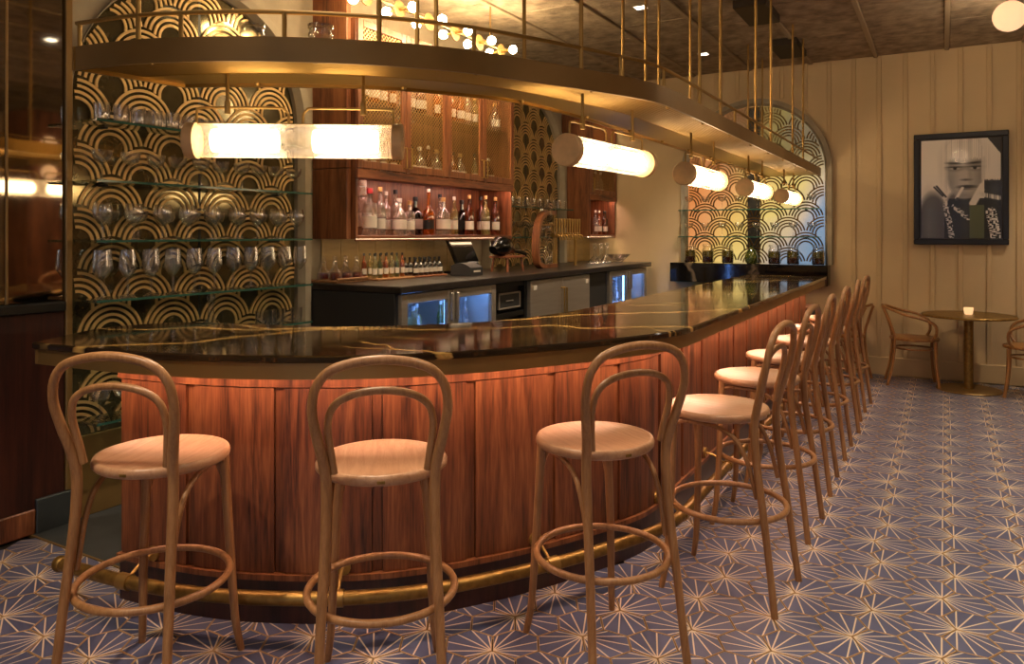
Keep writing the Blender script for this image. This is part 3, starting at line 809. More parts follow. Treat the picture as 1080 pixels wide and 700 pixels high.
# ================================================================== BACK BAR
# upper cabinets
CXF = -3.6
def handle(parent, x, y, z0, z1, mat='brass'):
    m = MB().tube([(x, y, z0 + .012), (x + .028, y, z0 + .012), (x + .028, y, z1 - .012), (x, y, z1 - .012)], .006, 8); return m.build('handle', mat, parent, 40)
def make_cabinet(name, label, y0, y1, nd, niche=(1.46, 1.93), ztop=3.03):
    o = tag(empty(name, (XB, y0, 1.46)), label, 'cabinet')
    W = y1 - y0; D = CXF - XB; zo = 1.46
    z_n1 = niche[1] - zo; H_ = ztop - zo; t = .025
    w = 'walnut_cab'
    for y in (0, W - t): MB().bbox(.002, D, y, y + t, 0, H_, .003).build('side', w, o)
    MB().bbox(.002, D, t, W - t, 0, t, .003).build('bottom', 'walnut_y', o)
    MB().bbox(.002, D, t, W - t, z_n1 - .010, z_n1 + .004, .003).build('niche_top', 'walnut_y', o)
    MB().bbox(.002, D, t, W - t, H_ - t, H_, .003).build('top', 'walnut_y', o)
    MB().box(.002, .012, t, W - t, t, H_ - t).build('back_panel', 'walnut_cab', o)
    MB().bbox(D - .002, D + .018, 0, W, z_n1 - .035, z_n1 + .03, .003).build('face_rail', 'walnut_y', o)
    MB().bbox(.03, D - .03, t, W - t, z_n1 + .52, z_n1 + .535, .002).build('inner_shelf', 'shelf_glass', o)
    BX('niche_light', 'led_niche', D - .03, D - .008, t + .02, W - t - .02, z_n1 - .018, z_n1 - .012, o)
    BX('under_light', 'led_under', D - .05, D - .03, .05, W - .05, -.005, -.001, o)  # strip added to brighten the backsplash and counter
    MB().bbox(D - .014, D, 0, W, -.016, -.001, .002).build('bottom_lip', 'walnut_y', o)
    BX('cabinet_light', 'led_cab', D - .03, D - .008, t + .02, W - t - .02, H_ - t - .006, H_ - t - .001, o)
    dw = W / nd; zd0, zd1 = z_n1 + .035, H_ - .005
    for i in range(nd):
        d0, d1 = i * dw + .003, (i + 1) * dw - .003; s_ = .055
        dr = empty('door', (D, d0, zd0), 0, o); dh = zd1 - zd0; ww = d1 - d0
        f = MB(); f.bbox(0, .02, 0, s_, 0, dh, .003); f.bbox(0, .02, ww - s_, ww, 0, dh, .003); f.bbox(0, .02, s_, ww - s_, 0, s_, .003); f.bbox(0, .02, s_, ww - s_, dh - s_, dh, .003)
        f.build('door_frame', w, dr)
        # woven brass mesh
        ms = MB(); a0, a1, b0, b1 = s_, ww - s_, s_, dh - s_; pitch = .034; hw_ = .0040
        for sgn in (1, -1):
            kx = -(b1 - b0)
            while kx < (a1 - a0):
                # line y = a0 + kx + tt (sgn 1) or mirrored ; clip in the opening
                t0 = max(0, -kx); t1 = min(b1 - b0, (a1 - a0) - kx)
                if t1 - t0 > .01:
                    ya, yb = a0 + kx + t0, a0 + kx + t1; za, zb = b0 + t0, b0 + t1
                    if sgn < 0: ya, yb = a0 + a1 - ya, a0 + a1 - yb
                    xx = .009 + (.001 if sgn > 0 else 0)
                    ms.add([(xx, ya - hw_, za), (xx, ya + hw_, za), (xx, yb + hw_, zb), (xx, yb - hw_, zb)], [(0, 1, 2, 3)])
                kx += pitch
        me_o = ms.build('brass_mesh', 'mesh_gold', dr); me_o['kind'] = 'stuff'
        hy = ww - s_ / 2 if i % 2 == 0 else s_ / 2
        if nd == 1: hy = s_ / 2
        handle(dr, .02, hy, .02, .20)
    return o
cab1 = make_cabinet('wall_cabinet', 'wide walnut wall cabinet with four brass mesh doors and a lit bottle niche', 4.03, 6.24, 4)
cab2 = make_cabinet('wall_cabinet', 'small walnut wall cabinet with one mesh door beside the far wall', 8.06, YF - .02, 1)
# wood cladding beside and above the cabinets
pan = tag(empty('wood_cladding', (XB, 3.98, 1.46)), 'plain walnut cladding strip between the left arch and the wide cabinet', 'wall panel')
MB().bbox(.002, .33, 0, .045, 0, .50, .003).build('lower_board', 'walnut_cab', pan)
MB().bbox(.002, .33, 0, .045, .504, ZC - 1.462, .003).build('upper_board', 'walnut_cab', pan)

ORD = 'first second third fourth fifth sixth seventh eighth ninth tenth eleventh twelfth thirteenth fourteenth fifteenth sixteenth seventeenth eighteenth'.split()
# bottles
def bottle_meshes(kind):
    P = {
     'tall': ([(.001, 0), (.036, 0), (.038, .006), (.038, .19), (.034, .21), (.015, .235), (.0135, .30), (.015, .302), (.015, .312)], .300, .016, .028),
     'square': ([(.001, 0), (.044, 0), (.047, .006), (.047, .17), (.04, .192), (.016, .205), (.015, .25), (.017, .252), (.017, .26)], .25, .019, .03),
     'round': ([(.001, 0), (.052, 0), (.056, .01), (.056, .12), (.05, .155), (.03, .185), (.015, .2), (.0145, .245), (.017, .247), (.017, .255)], .245, .019, .028),
     'slim': ([(.001, 0), (.029, 0), (.031, .006), (.031, .17), (.026, .195), (.012, .22), (.011, .27), (.013, .272), (.013, .28)], .268, .014, .026),
     'flask': ([(.001, 0), (.04, 0), (.043, .006), (.045, .15), (.04, .18), (.018, .2), (.012, .24), (.012, .32), (.014, .322), (.014, .33)], .322, .0145, .02)}[kind]
    prof, cz, cr, ch = P
    rr = prof[2][0]
    body = MB().lathe(prof, 14)
    lab = MB(); n = 10; V = []
    for z in (.045, .115):
        for k in range(n + 1):
            a = -1.15 + 2.3 * k / n; V.append(((rr + .0012) * math.cos(a), (rr + .0012) * math.sin(a), z))
    lab.add(V, [[k, k + 1, n + 2 + k, n + 1 + k] for k in range(n)])
    cap = MB().lathe([(.001, cz), (cr, cz), (cr, cz + ch), (cr * .9, cz + ch + .003), (.001, cz + ch + .003)], 10)
    return body, lab, cap
bcache = {}
def bottle(kind, bodymat, labmat, capmat, loc, rz, label, group, scale=1, parts=True):
    key = (kind, bodymat, labmat, capmat)
    if key not in bcache:
        b, l, c = bottle_meshes(kind)
        bcache[key] = (b.mesh('bottle_body', bodymat, 40), l.mesh('label', labmat, 60), c.mesh('cap', capmat, 40))
    b, l, c = bcache[key]
    o = inst('bottle', b, loc, rz, None, (scale,) * 3); tag(o, label, 'bottle', group)
    inst('paper_label', l, (0, 0, 0), 0, o); inst('cap', c, (0, 0, 0), 0, o)
    return o
NZ = 1.46 + .025
niche = [ # pixel x, row (0 front 1 back), kind, body, label, cap, scale, label text
 (383, 1, 'square', 'bottle_clear', 'paper', 'white_card', 1.35, 'tall frosted clear bottle at the left end of the niche, behind'),
 (390, 0, 'square', 'bottle_clear', 'paper', 'red_wax', 1.12, 'clear bottle with red wax neck at the left of the niche'),
 (401, 0, 'tall', 'bottle_clear', 'paper', 'cork', 1.0, 'clear tall bottle with yellow stopper and pale label'),
 (407, 1, 'tall', 'bottle_clear', 'white_card', 'white_card', .95, 'clear bottle with white cap behind the yellow-stoppered one'),
 (417, 1, 'tall', 'bottle_clear', 'white_card', 'black', 1.0, 'clear bottle with black cap in the back row'),
 (421.5, 0, 'round', 'bottle_clear', 'paper', 'white_card', .95, 'squat round-shouldered clear bottle with wide white label'),
 (432, 0, 'square', 'bottle_clear', 'paper', 'cork', .88, 'short clear bottle with cork and cream label'),
 (438, 1, 'round', 'bottle_dark', 'white_card', 'black', 1.05, 'dark round bottle with white label in the back row'),
 (452, 0, 'flask', 'bottle_amber', 'black', 'white_card', 1.0, 'amber long-necked bottle with dark label'),
 (464, 1, 'tall', 'bottle_clear', 'charcoal', 'charcoal', .98, 'clear bottle with dark cap behind the cork-stoppered one'),
 (467.5, 0, 'round', 'bottle_clear', 'paper', 'cork', 1.05, 'large clear bottle with cork top and cream label near the niche middle'),
 (479, 0, 'slim', 'bottle_pale', 'paper', 'white_card', 1.02, 'slim pale green bottle with white ball cap'),
 (487, 1, 'round', 'bottle_dark', 'black', 'black', 1.05, 'black bottle with dark label in the back row'),
 (495, 0, 'tall', 'bottle_brown', 'paper', 'cork', .98, 'brown whiskey bottle with cream label, left of three'),
 (507, 1, 'tall', 'bottle_brown', 'paper', 'black', 1.0, 'brown bottle partly hidden in the back row near the right end'),
 (512, 0, 'tall', 'bottle_pale', 'paper', 'cork', 1.0, 'pale golden bottle with cream label near the right end'),
 (522.5, 0, 'tall', 'bottle_brown', 'white_card', 'cork', .98, 'rightmost brown whiskey bottle of the niche')]
for px, row, kd, bm, lm, cm, sc, lb in niche:
    X = CXF - .08 - .14 * row; p = at_x(px, 240, X)
    bottle(kd, bm, lm, cm, (X, max(4.14, min(6.12, p.y)), NZ), -.9, lb, 'bottles in the wide niche', sc * 1.1)
for k, (px, bm, cm) in enumerate(((628, 'bottle_clear', 'white_card'), (632, 'bottle_amber', 'white_card'), (637, 'bottle_brown', 'black'), (642, 'bottle_dark', 'black'))):
    p = at_x(px, 240, CXF - .10)
    bottle('tall', bm, 'paper' if k < 3 else 'white_card', cm, (CXF - .10, min(p.y, 8.75), NZ), -.4, ['clear', 'amber', 'brown', 'black'][k] + ' bottle in the small far niche', 'bottles in the small niche', .9)
# bottles behind the mesh doors
rnd = random.Random(3)
for lev, zz in (('lower', 1.93 + .003), ('upper', 1.93 + .54)):
    for i in range(18):
        y = 4.12 + i * .118
        if 0 == rnd.randint(0, 4): continue
        bm = rnd.choice(['bottle_clear', 'bottle_clear', 'bottle_amber', 'bottle_pale', 'bottle_brown'])
        kd = rnd.choice(['tall', 'square', 'round', 'slim'])
        bottle(kd, bm, rnd.choice(['paper', 'white_card']), rnd.choice(['black', 'cork', 'white_card']), (CXF - .13, y, zz), -.5 + rnd.random() * .4, 'bottle on the %s shelf behind the brass mesh doors, place %s from left' % (lev, ORD[i]), 'bottles behind mesh, %s shelf' % lev, 1.0)
for i in range(4): bottle('tall', 'bottle_clear', 'paper', 'white_card', (CXF - .13, 8.20 + i * .16, 1.933), -.5, 'bottle behind the mesh door of the small far cabinet, %s from left' % ORD[i], 'bottles in small cabinet', 1.0)

# back counter
wt = MB().bbox(XB + .002, -3.08, 3.885, 8.72, 1.10, 1.15, .006).build('back_counter_top', 'worktop')
tag(wt, 'dark worktop of the back bar counter', 'worktop')
ep = MB().bbox(XB + .002, -3.14, 3.89, 3.91, .002, 1.10, .003).build('counter_end_panel', 'charcoal'); tag(ep, 'dark grey end panel closing the back counter at its left', 'panel')
def glass_fridge(name, label, y0, y1, group):
    o = tag(empty(name, (-3.14, y0, .002)), label, 'fridge', group); W = y1 - y0; H_ = 1.095; D = .78
    t = .03
    for a, b in ((0, t), (W - t, W)): BX('side', 'grey_fridge', -D, 0, a, b, 0, H_, o)
    BX('top', 'grey_fridge', -D, 0, t, W - t, H_ - t, H_, o); BX('base', 'grey_fridge', -D, 0, t, W - t, 0, .09, o); BX('back', 'white_card', -D, -D + .02, t, W - t, .09, H_ - t, o)
    BX('light_bar', 'fridge_light', -.035, -.01, t + .02, W - t - .02, H_ - t - .015, H_ - t - .002, o)
    BX('light_bar', 'fridge_light', -.03, -.012, W / 2 - .02, W / 2 + .02, .12, H_ - t - .03, o)
    for a, b in ((t, t + .004), (W - t - .004, W - t)): BX('liner', 'white_card', -D + .02, -.01, a, b, .09, H_ - t, o)
    for z in (.38, .70): BX('wire_shelf', 'white_card', -D + .05, -.1, t, W - t, z, z + .012, o)
    n = 2; dw = W / n
    for i in range(n):
        d0, d1 = i * dw + .003, (i + 1) * dw - .003; dr = empty('door', (0, d0, .1), 0, o); ww = d1 - d0; dh = H_ - .105; s_ = .065
        f = MB(); f.bbox(.002, .04, 0, s_, 0, dh, .004); f.bbox(.002, .04, ww - s_, ww, 0, dh, .004); f.bbox(.002, .04, s_, ww - s_, 0, s_, .004); f.bbox(.002, .04, s_, ww - s_, dh - s_, dh, .004)
        f.build('door_frame', 'steel', dr)
        BX('pane', 'pane', .015, .022, s_, ww - s_, s_, dh - s_, dr)
        hy = ww - .03 if i == 0 else .03
        hd = MB().bbox(.04, .065, hy - .012, hy + .012, dh - .22, dh - .02, .006); hd.build('handle', 'steel', dr)
    return o
glass_fridge('glass_door_fridge', 'two-door glass fridge glowing blue at the left of the back counter', 3.915, 5.12, 'undercounter fridges')
glass_fridge('glass_door_fridge', 'two-door glass fridge glowing blue beside the far wall', 7.46, 8.60, 'undercounter fridges')
# goods inside the fridges
rnd = random.Random(5)
for (ya, yb, nm, gp) in ((3.98, 5.0, 'left', 'bottles in left fridge'), (7.56, 8.5, 'far', 'bottles in far fridge')):
    for i in range(7):
        y = ya + (yb - ya) * i / 6
        bottle(rnd.choice(['slim', 'round', 'square']), rnd.choice(['bottle_clear', 'bottle_green', 'bottle_pale']), 'white_card', 'white_card', (-3.32 - .1 * (i % 2), y, .714), 0, 'chilled bottle on the upper rack of the %s blue-lit fridge, %s from left' % (nm, ORD[i]), gp, .92)
# drawer unit
du = tag(empty('drawer_unit', (-3.14, 5.13, .002)), 'black undercounter rack with two framed drawers between the fridges', 'drawers')
BX('carcass', 'black', -.78, -.06, 0, .55, 0, 1.095, du)
BX('front_frame', 'black', -.06, 0, 0, .03, 0, 1.095, du); BX('front_frame', 'black', -.06, 0, .52, .55, 0, 1.095, du)
for z in (.55, .80, 1.05): BX('cross_rail', 'black', -.06, -.005, .03, .52, z, z + .04, du)
for z in (.60, .85):
    d = empty('drawer', (-.02, .10, z + .02), 0, du); f = MB(); w, h = .36, .135
    f.bbox(0, .02, 0, w, 0, .014, .003); f.bbox(0, .02, 0, w, h - .014, h, .003); f.bbox(0, .02, 0, .014, .014, h - .014, .003); f.bbox(0, .02, w - .014, w, .014, h - .014, .003)
    f.build('drawer_frame', 'steel', d); BX('drawer_front', 'charcoal', .002, .010, .014, w - .014, .014, h - .014, d)
    MB().bbox(.010, .018, w / 2 - .06, w / 2 + .06, h / 2 - .008, h / 2 + .004, .003).build('pull', 'steel', d)
BX('green_tag', 'green_tag', .0, .004, .03, .09, .66, .76, du)
# steel fridge
sf = tag(empty('steel_fridge', (-3.14, 5.69, .002)), 'stainless undercounter fridge with two plain doors', 'fridge', 'undercounter fridges')
BX('carcass', 'grey_fridge', -.78, 0, 0, 1.25, 0, 1.095, sf)
for i in range(2):
    d = MB().bbox(.002, .04, i * .625 + .003, (i + 1) * .625 - .003, .1, 1.085, .004).build('door', 'steel', sf)
    MB().tube([(.04, .60 + i * .05, .45), (.075, .60 + i * .05, .45), (.075, .60 + i * .05, .99), (.04, .60 + i * .05, .99)], .009, 8).build('handle', 'brass_satin', d, 40)
    MB().bbox(.04, .046, i * .625 + (.05 if i == 0 else .52), i * .625 + (.11 if i == 0 else .58), 1.0, 1.04, .002).build('badge', 'white_card', d)
fp = MB().bbox(-3.9, -3.14, 6.95, 7.45, .002, 1.097, .004).build('filler_cabinet', 'charcoal'); tag(fp, 'plain charcoal cabinet front between steel fridge and far glass fridge', 'cabinet')
# backsplash slabs
bs = struct(empty('trim_1', (XB, 4.06, 1.15)))
sl = MB().bbox(.002, .014, .002, .198, .002, .308, .003).mesh('slab', 'splash')
for i in range(10): inst('slab', sl, (0, i * .2, 0), 0, bs)
for i in range(4): inst('slab', sl, (0, 4.0 + i * .2, 0), 0, bs)
CZ = 1.15
# trays with decanters and bottles
tr = MB().bbox(-3.92, -3.66, 3.90, 4.22, CZ, CZ + .02, .005); tr.bbox(-3.665, -3.65, 3.90, 4.22, CZ + .02, CZ + .035, .003)
tag(tr.build('wooden_tray', 'beech'), 'small wooden tray holding red decanters at the counter corner', 'tray')
dec_b = MB().lathe([(.001, 0), (.045, 0), (.052, .015), (.048, .045), (.018, .085), (.014, .12), (.02, .128)], 14).mesh('decanter', 'glass', 50)
dec_l = MB().lathe([(.001, .003), (.042, .004), (.048, .016), (.044, .046), (.001, .046)], 14).mesh('red_liquid', 'red_drink', 50)
dec_s = MB().lathe([(.008, .118), (.012, .13), (.006, .138), (.014, .15), (.012, .162), (.001, .166)], 10).mesh('stopper', 'glass', 50)
for i in range(6):
    o = inst('decanter', dec_b, (-3.72 - .11 * (i % 2), 3.95 + .11 * (i // 2), CZ + .021)); tag(o, 'small decanter of red liquor on the wooden tray, %s row, %s from left' % (('front', 'back')[i % 2], ORD[i // 2]), 'decanter', 'decanters on the tray')
    inst('red_liquid', dec_l, (0, 0, 0), 0, o); inst('stopper', dec_s, (0, 0, 0), 0, o)
tr = MB().bbox(-3.88, -3.60, 4.27, 4.72, CZ, CZ + .015, .004); tag(tr.build('serving_tray', 'beech'), 'flat tray of small amber bottles on the back counter', 'tray')
for i in range(12):
    bottle('slim', ['bottle_pale', 'bottle_amber', 'bottle_green'][i % 3], 'paper', 'black', (-3.67 - .10 * (i % 2), 4.31 + .066 * (i // 2) , CZ + .016), -.4, ['pale', 'amber', 'green'][i % 3] + ' small bottle on the flat tray, %s row, %s from left' % (('front', 'back')[i % 2], ORD[i // 2]), 'small %s tray bottles' % ['pale', 'amber', 'green'][i % 3], .62)
tr = MB().bbox(-3.86, -3.60, 4.76, 5.16, CZ, CZ + .012, .004); tag(tr.build('serving_tray', 'walnut_y'), 'dark tray of black bitters bottles on the back counter', 'tray')
for i in range(12):
    bottle('round', 'bottle_dark', 'white_card', 'black', (-3.66 - .11 * (i % 2), 4.80 + .064 * (i // 2), CZ + .013), -.4, 'small black bitters bottle on the dark tray, %s row, %s from left' % (('front', 'back')[i % 2], ORD[i // 2]), 'bitters bottles', .52)
# order terminal and printer
pos = tag(empty('order_terminal', (-3.70, 5.48, CZ)), 'black order terminal with tilted screen on the back counter', 'terminal')
MB().bbox(-.10, .10, -.10, .10, 0, .02, .006).build('foot', 'black', pos)
MB().bbox(-.02, .02, -.03, .03, .02, .14, .006).build('stem', 'black', pos)
MB().bbox(-.02, .02, -.17, .17, -.12, .12, .006).xform(Matrix.Translation((.03, 0, .20)) @ Matrix.Rotation(-.45, 4, 'Y')).build('screen', 'black_gloss', pos)
prn = tag(empty('receipt_printer', (-3.45, 5.22, CZ)), 'rounded dark receipt printer beside the order terminal', 'printer')
V = [(-.10 + .2 * i / 8, .105 * math.sin(PI * (.28 + .5 * i / 8))) for i in range(9)]
m = MB(); poly = [(-.10, 0)] + V + [(.10, 0)]; nP = len(poly)
m.add([(x, -.09, z) for x, z in poly] + [(x, .09, z) for x, z in poly], [list(range(nP)), list(range(nP, 2 * nP))] + [[i, (i + 1) % nP, nP + (i + 1) % nP, nP + i] for i in range(nP)])
m.build('shell', 'charcoal', prn, 30); MB().bbox(.102, .106, -.05, .05, .03, .045, .001).build('paper_slot', 'paper', prn)
MB().bbox(-.06, .02, .095, .16, 0, .11, .008).build('side_module', 'grey_fridge', prn)
# black ham-shaped appliance on a wooden stand
st = tag(empty('ham_stand', (-3.50, 5.98, CZ)), 'black long-bodied object lying on a small wooden stand', 'stand')
for dx in (-.07, .07):
    for dy in (-.13, .13): MB().tube([(dx * 1.2, dy * 1.1, 0), (dx, dy, .125)], .011, 8).build('leg', 'walnut_y', st, 40)
MB().bbox(-.09, .09, -.18, .18, .125, .145, .004).build('stand_top', 'walnut_y', st)
hb = MB(); pts = catmull([(0, -.26, .20), (0, -.18, .225), (0, -.06, .235), (0, .06, .20), (0, .16, .185), (0, .27, .17), (0, .34, .15)], 4)
hb.tube(pts, [.02 + .075 * math.exp(-((i / (len(pts) - 1) - .25) / .22) ** 2) for i in range(len(pts))], 12); hb.build('black_body', 'black_gloss', st, 50)
# cold drip tower: bent wood frame with glass vessels
dt = tag(empty('drip_tower', (-3.50, 6.75, CZ)), 'cold drip coffee tower with bent wooden frame and glass vessels', 'coffee tower')
fr2 = catmull([(0, .20, .02), (0, -.10, .02), (0, -.20, .09), (0, -.215, .28), (0, -.16, .46), (0, -.03, .55), (0, .17, .56)], 6)
m = MB(); V = []; Fc = []
for i, p in enumerate(fr2):
    t = (fr2[min(i + 1, len(fr2) - 1)] - fr2[max(i - 1, 0)]).normalized(); nr = Vector((0, -t.z, t.y))
    for sx, sn in ((-.035, -.02), (.035, -.02), (.035, .02), (-.035, .02)): V.append(p + Vector((sx, 0, 0)) + nr * sn)
for i in range(len(fr2) - 1):
    for k in range(4): Fc.append([4 * i + k, 4 * i + (k + 1) % 4, 4 * i + 4 + (k + 1) % 4, 4 * i + 4 + k])
Fc += [[0, 1, 2, 3], [4 * len(fr2) - 4 + k for k in range(4)]]
m.add(V, Fc).build('wooden_frame', 'walnut_cab', dt, 40)
MB().tube([(0, .18, .04), (0, .18, .55)], .012, 8).build('brass_post', 'brass', dt, 40)
MB().bbox(-.012, .012, -.19, .18, .43, .442, .002).build('brass_bar', 'brass', dt)
MB().lathe([(.001, .47), (.05, .48), (.065, .52), (.065, .60), (.04, .615)], 14).build('top_vessel', 'glass', dt, 50)
MB().lathe([(.004, .23), (.01, .27), (.045, .31), (.045, .42)], 14).build('drip_vessel', 'glass', dt, 50)
MB().lathe([(.001, .045), (.065, .045), (.068, .06), (.068, .16), (.025, .20), (.025, .22)], 14).build('carafe', 'glass', dt, 50)
# beer tap rail
bt = tag(empty('tap_tower', (-3.50, 7.21, CZ)), 'brass tap rail with a row of slim gold handles on the back counter', 'beer taps')
for dy in (-.24, .24): MB().tube([(0, dy, 0), (0, dy, .33)], .017, 10).build('post', 'brass', bt, 40)
MB().tube([(0, -.31, .33), (0, .31, .33)], .026, 12).build('cross_tube', 'brass', bt, 40)
hme = MB().lathe([(.008, 0), (.012, .01), (.008, .03), (.011, .12), (.012, .165), (.006, .172)], 10).mesh('tap_handle', 'brass', 50)
sme = MB().tube([(0, 0, 0), (.05, 0, 0), (.06, 0, -.05)], .009, 8).mesh('spout', 'brass', 40)
for i in range(10):
    y = -.28 + .0622 * i; inst('tap_handle', hme, (.03, y, .335), 0, bt); inst('spout', sme, (.01, y, .33), 0, bt)
# clear decanters and bowl at the far end
cd = MB().lathe([(.001, 0), (.07, 0), (.085, .012), (.06, .05), (.02, .09), (.016, .17), (.028, .185)], 16)
cdm = cd.mesh('wine_decanter', 'glass', 50); cst = MB().sphere((0, 0, .21), .026, 12, 8).mesh('ball_stopper', 'glass', 60)
for i, (y, w) in enumerate(((7.98, 'leftmost'), (8.16, 'middle'), (8.33, 'right'))):
    o = tag(inst('wine_decanter', cdm, (-3.5, y, CZ)), 'clear wine decanter at the far counter end, %s of three' % w, 'decanter', 'far decanters'); inst('ball_stopper', cst, (0, 0, 0), 0, o)
tag(MB().lathe([(.001, 0), (.05, 0), (.055, .01), (.09, .05), (.15, .10), (.153, .10), (.09, .045), (.001, .014)], 18, (-3.42, 8.50, CZ)).build('glass_bowl', 'glass', None, 50), 'wide shallow glass bowl next to the far decanters', 'bowl')

# ------------------------------------------------------------------ glassware
g_tumbler = MB().lathe([(.001, 0), (.033, 0), (.035, .006), (.038, .095), (.036, .095), (.033, .012), (.001, .012)], 14).mesh('tumbler', 'glass', 50)
g_coupe = MB().lathe([(.001, 0), (.034, 0), (.034, .004), (.005, .010), (.004, .085), (.012, .094), (.04, .108), (.049, .135), (.051, .158), (.0495, .158), (.046, .135), (.036, .112), (.001, .1)], 16).mesh('coupe', 'glass', 50)
g_balloon = MB().lathe([(.001, 0), (.036, 0), (.036, .004), (.005, .010), (.004, .075), (.02, .085), (.046, .12), (.050, .15), (.042, .195), (.0405, .195), (.048, .15), (.044, .122), (.001, .09)], 16).mesh('balloon_glass', 'glass', 50)
g_wine = MB().lathe([(.001, 0), (.038, 0), (.038, .004), (.005, .010), (.004, .10), (.02, .112), (.047, .155), (.044, .175), (.037, .255), (.0355, .255), (.043, .17), (.001, .118)], 16).mesh('wine_glass', 'glass', 50)
def row(me, nm, n, y0, y1, X, z, label, cat, group, jit=.008):
    for i in range(n):
        y = y0 + (y1 - y0) * i / max(1, n - 1)
        tag(inst(nm, me, (X + rnd.uniform(-jit, jit), y + rnd.uniform(-jit, jit), z)), label + ', ' + ORD[i] + ' from left', cat, group)
Lx = 'on the %s left shelf'
row(g_tumbler, 'tumbler', 14, 2.30, 3.66, -3.79, ZS[3], 'clear tumbler in the front row ' + Lx % 'topmost', 'glass', 'tumblers front row, left mirror')
row(g_tumbler, 'tumbler', 12, 2.36, 3.60, -3.88, ZS[3], 'clear tumbler in the back row ' + Lx % 'topmost', 'glass', 'tumblers back row, left mirror', .004)
row(g_coupe, 'coupe', 10, 2.32, 3.64, -3.80, ZS[2], 'stemmed coupe ' + Lx % 'third', 'glass', 'coupes, left mirror')
row(g_balloon, 'balloon_glass', 9, 2.31, 3.66, -3.79, ZS[1], 'round balloon wine glass ' + Lx % 'second', 'glass', 'balloon glasses, left mirror')
row(g_coupe, 'coupe', 8, 2.39, 3.58, -3.87, ZS[1], 'coupe in the back row ' + Lx % 'second', 'glass', 'coupes second shelf, left mirror', .004)
row(g_wine, 'wine_glass', 11, 2.30, 3.68, -3.785, ZS[0], 'tall wine glass in the front row ' + Lx % 'lowest', 'glass', 'wine glasses front row, left mirror', .005)
row(g_wine, 'wine_glass', 10, 2.37, 3.62, -3.88, ZS[0], 'tall wine glass in the back row ' + Lx % 'lowest', 'glass', 'wine glasses back row, left mirror', .004)
row(g_coupe, 'coupe', 6, 2.30, 2.95, -3.80, .53, 'coupe on the low glass shelf behind the bar end', 'glass', 'coupes, low shelf')
row(g_tumbler, 'tumbler', 9, 6.55, 7.75, -3.80, ZS[2], 'tumbler on the upper shelf between the cabinets', 'glass', 'tumblers, middle mirror')
row(g_coupe, 'coupe', 7, 6.55, 7.75, -3.80, ZS[1], 'coupe on the lower shelf between the cabinets', 'glass', 'coupes, middle mirror')
for z, w in ((ZS[1], 'lower'), (ZS[2], 'upper')):
    for i in range(8):
        tag(inst('coupe', g_coupe, (-2.62 + .195 * i, YF - .14, z)), 'coupe on the %s shelf of the far arch, %s from left' % (w, ORD[i]), 'glass', 'coupes, far arch %s shelf' % w)
# stoppered decanter behind the counter at left
o = tag(inst('wine_decanter', cdm, (-3.80, 2.98, .905), 0, None), 'clear stoppered decanter behind the counter before the left mirror', 'decanter'); inst('ball_stopper', cst, (0, 0, 0), 0, o)
shelf(SX0, SX1, 2.24, 3.74, .905, 'glass shelf just below counter height on the left mirror')
row(g_tumbler, 'tumbler', 5, 3.36, 3.66, -3.80, .905, 'tumbler at the right end of the shelf below counter height', 'glass', 'tumblers, hidden shelf')
# pickling jars on the far ledge
jb = MB().lathe([(.001, 0), (.044, 0), (.05, .01), (.05, .10), (.04, .118), (.04, .128), (.046, .13), (.046, .145), (.001, .147)], 14).mesh('jar_glass', 'glass', 50)
jl = MB().lathe([(.001, .003), (.042, .003), (.047, .012), (.047, .05), (.001, .05)], 14).mesh('dark_layer', 'jar_low', 50)
jm = MB().lathe([(.001, .05), (.047, .05), (.047, .095), (.001, .095)], 14).mesh('green_layer', 'jar_mix', 50)
ords = ['first', 'second', 'third', '', 'fourth', 'fifth', 'last']
for i, px in enumerate((728, 746.7, 767.5, 792.6, 816.8, 836.5, 862.9)):
    p = at_y(px, 275, YF - .12)
    if i == 3:
        tag(MB().lathe([(.001, 0), (.05, 0), (.072, .03), (.075, .09), (.05, .15), (.02, .175), (.02, .20), (.024, .205)], 16, (p.x, p.y, 1.155)).build('demijohn', 'bottle_green', None, 50), 'round dark green demijohn in the middle of the far ledge', 'bottle'); continue
    o = tag(inst('preserve_jar', jb, (p.x, p.y, 1.155), 0, None, (1.35, 1.35, 1.5)), '%s preserve jar from the left on the far marble ledge' % ords[i], 'jar', 'preserve jars')
    inst('dark_layer', jl, (0, 0, 0), 0, o); inst('green_layer', jm, (0, 0, 0), 0, o)

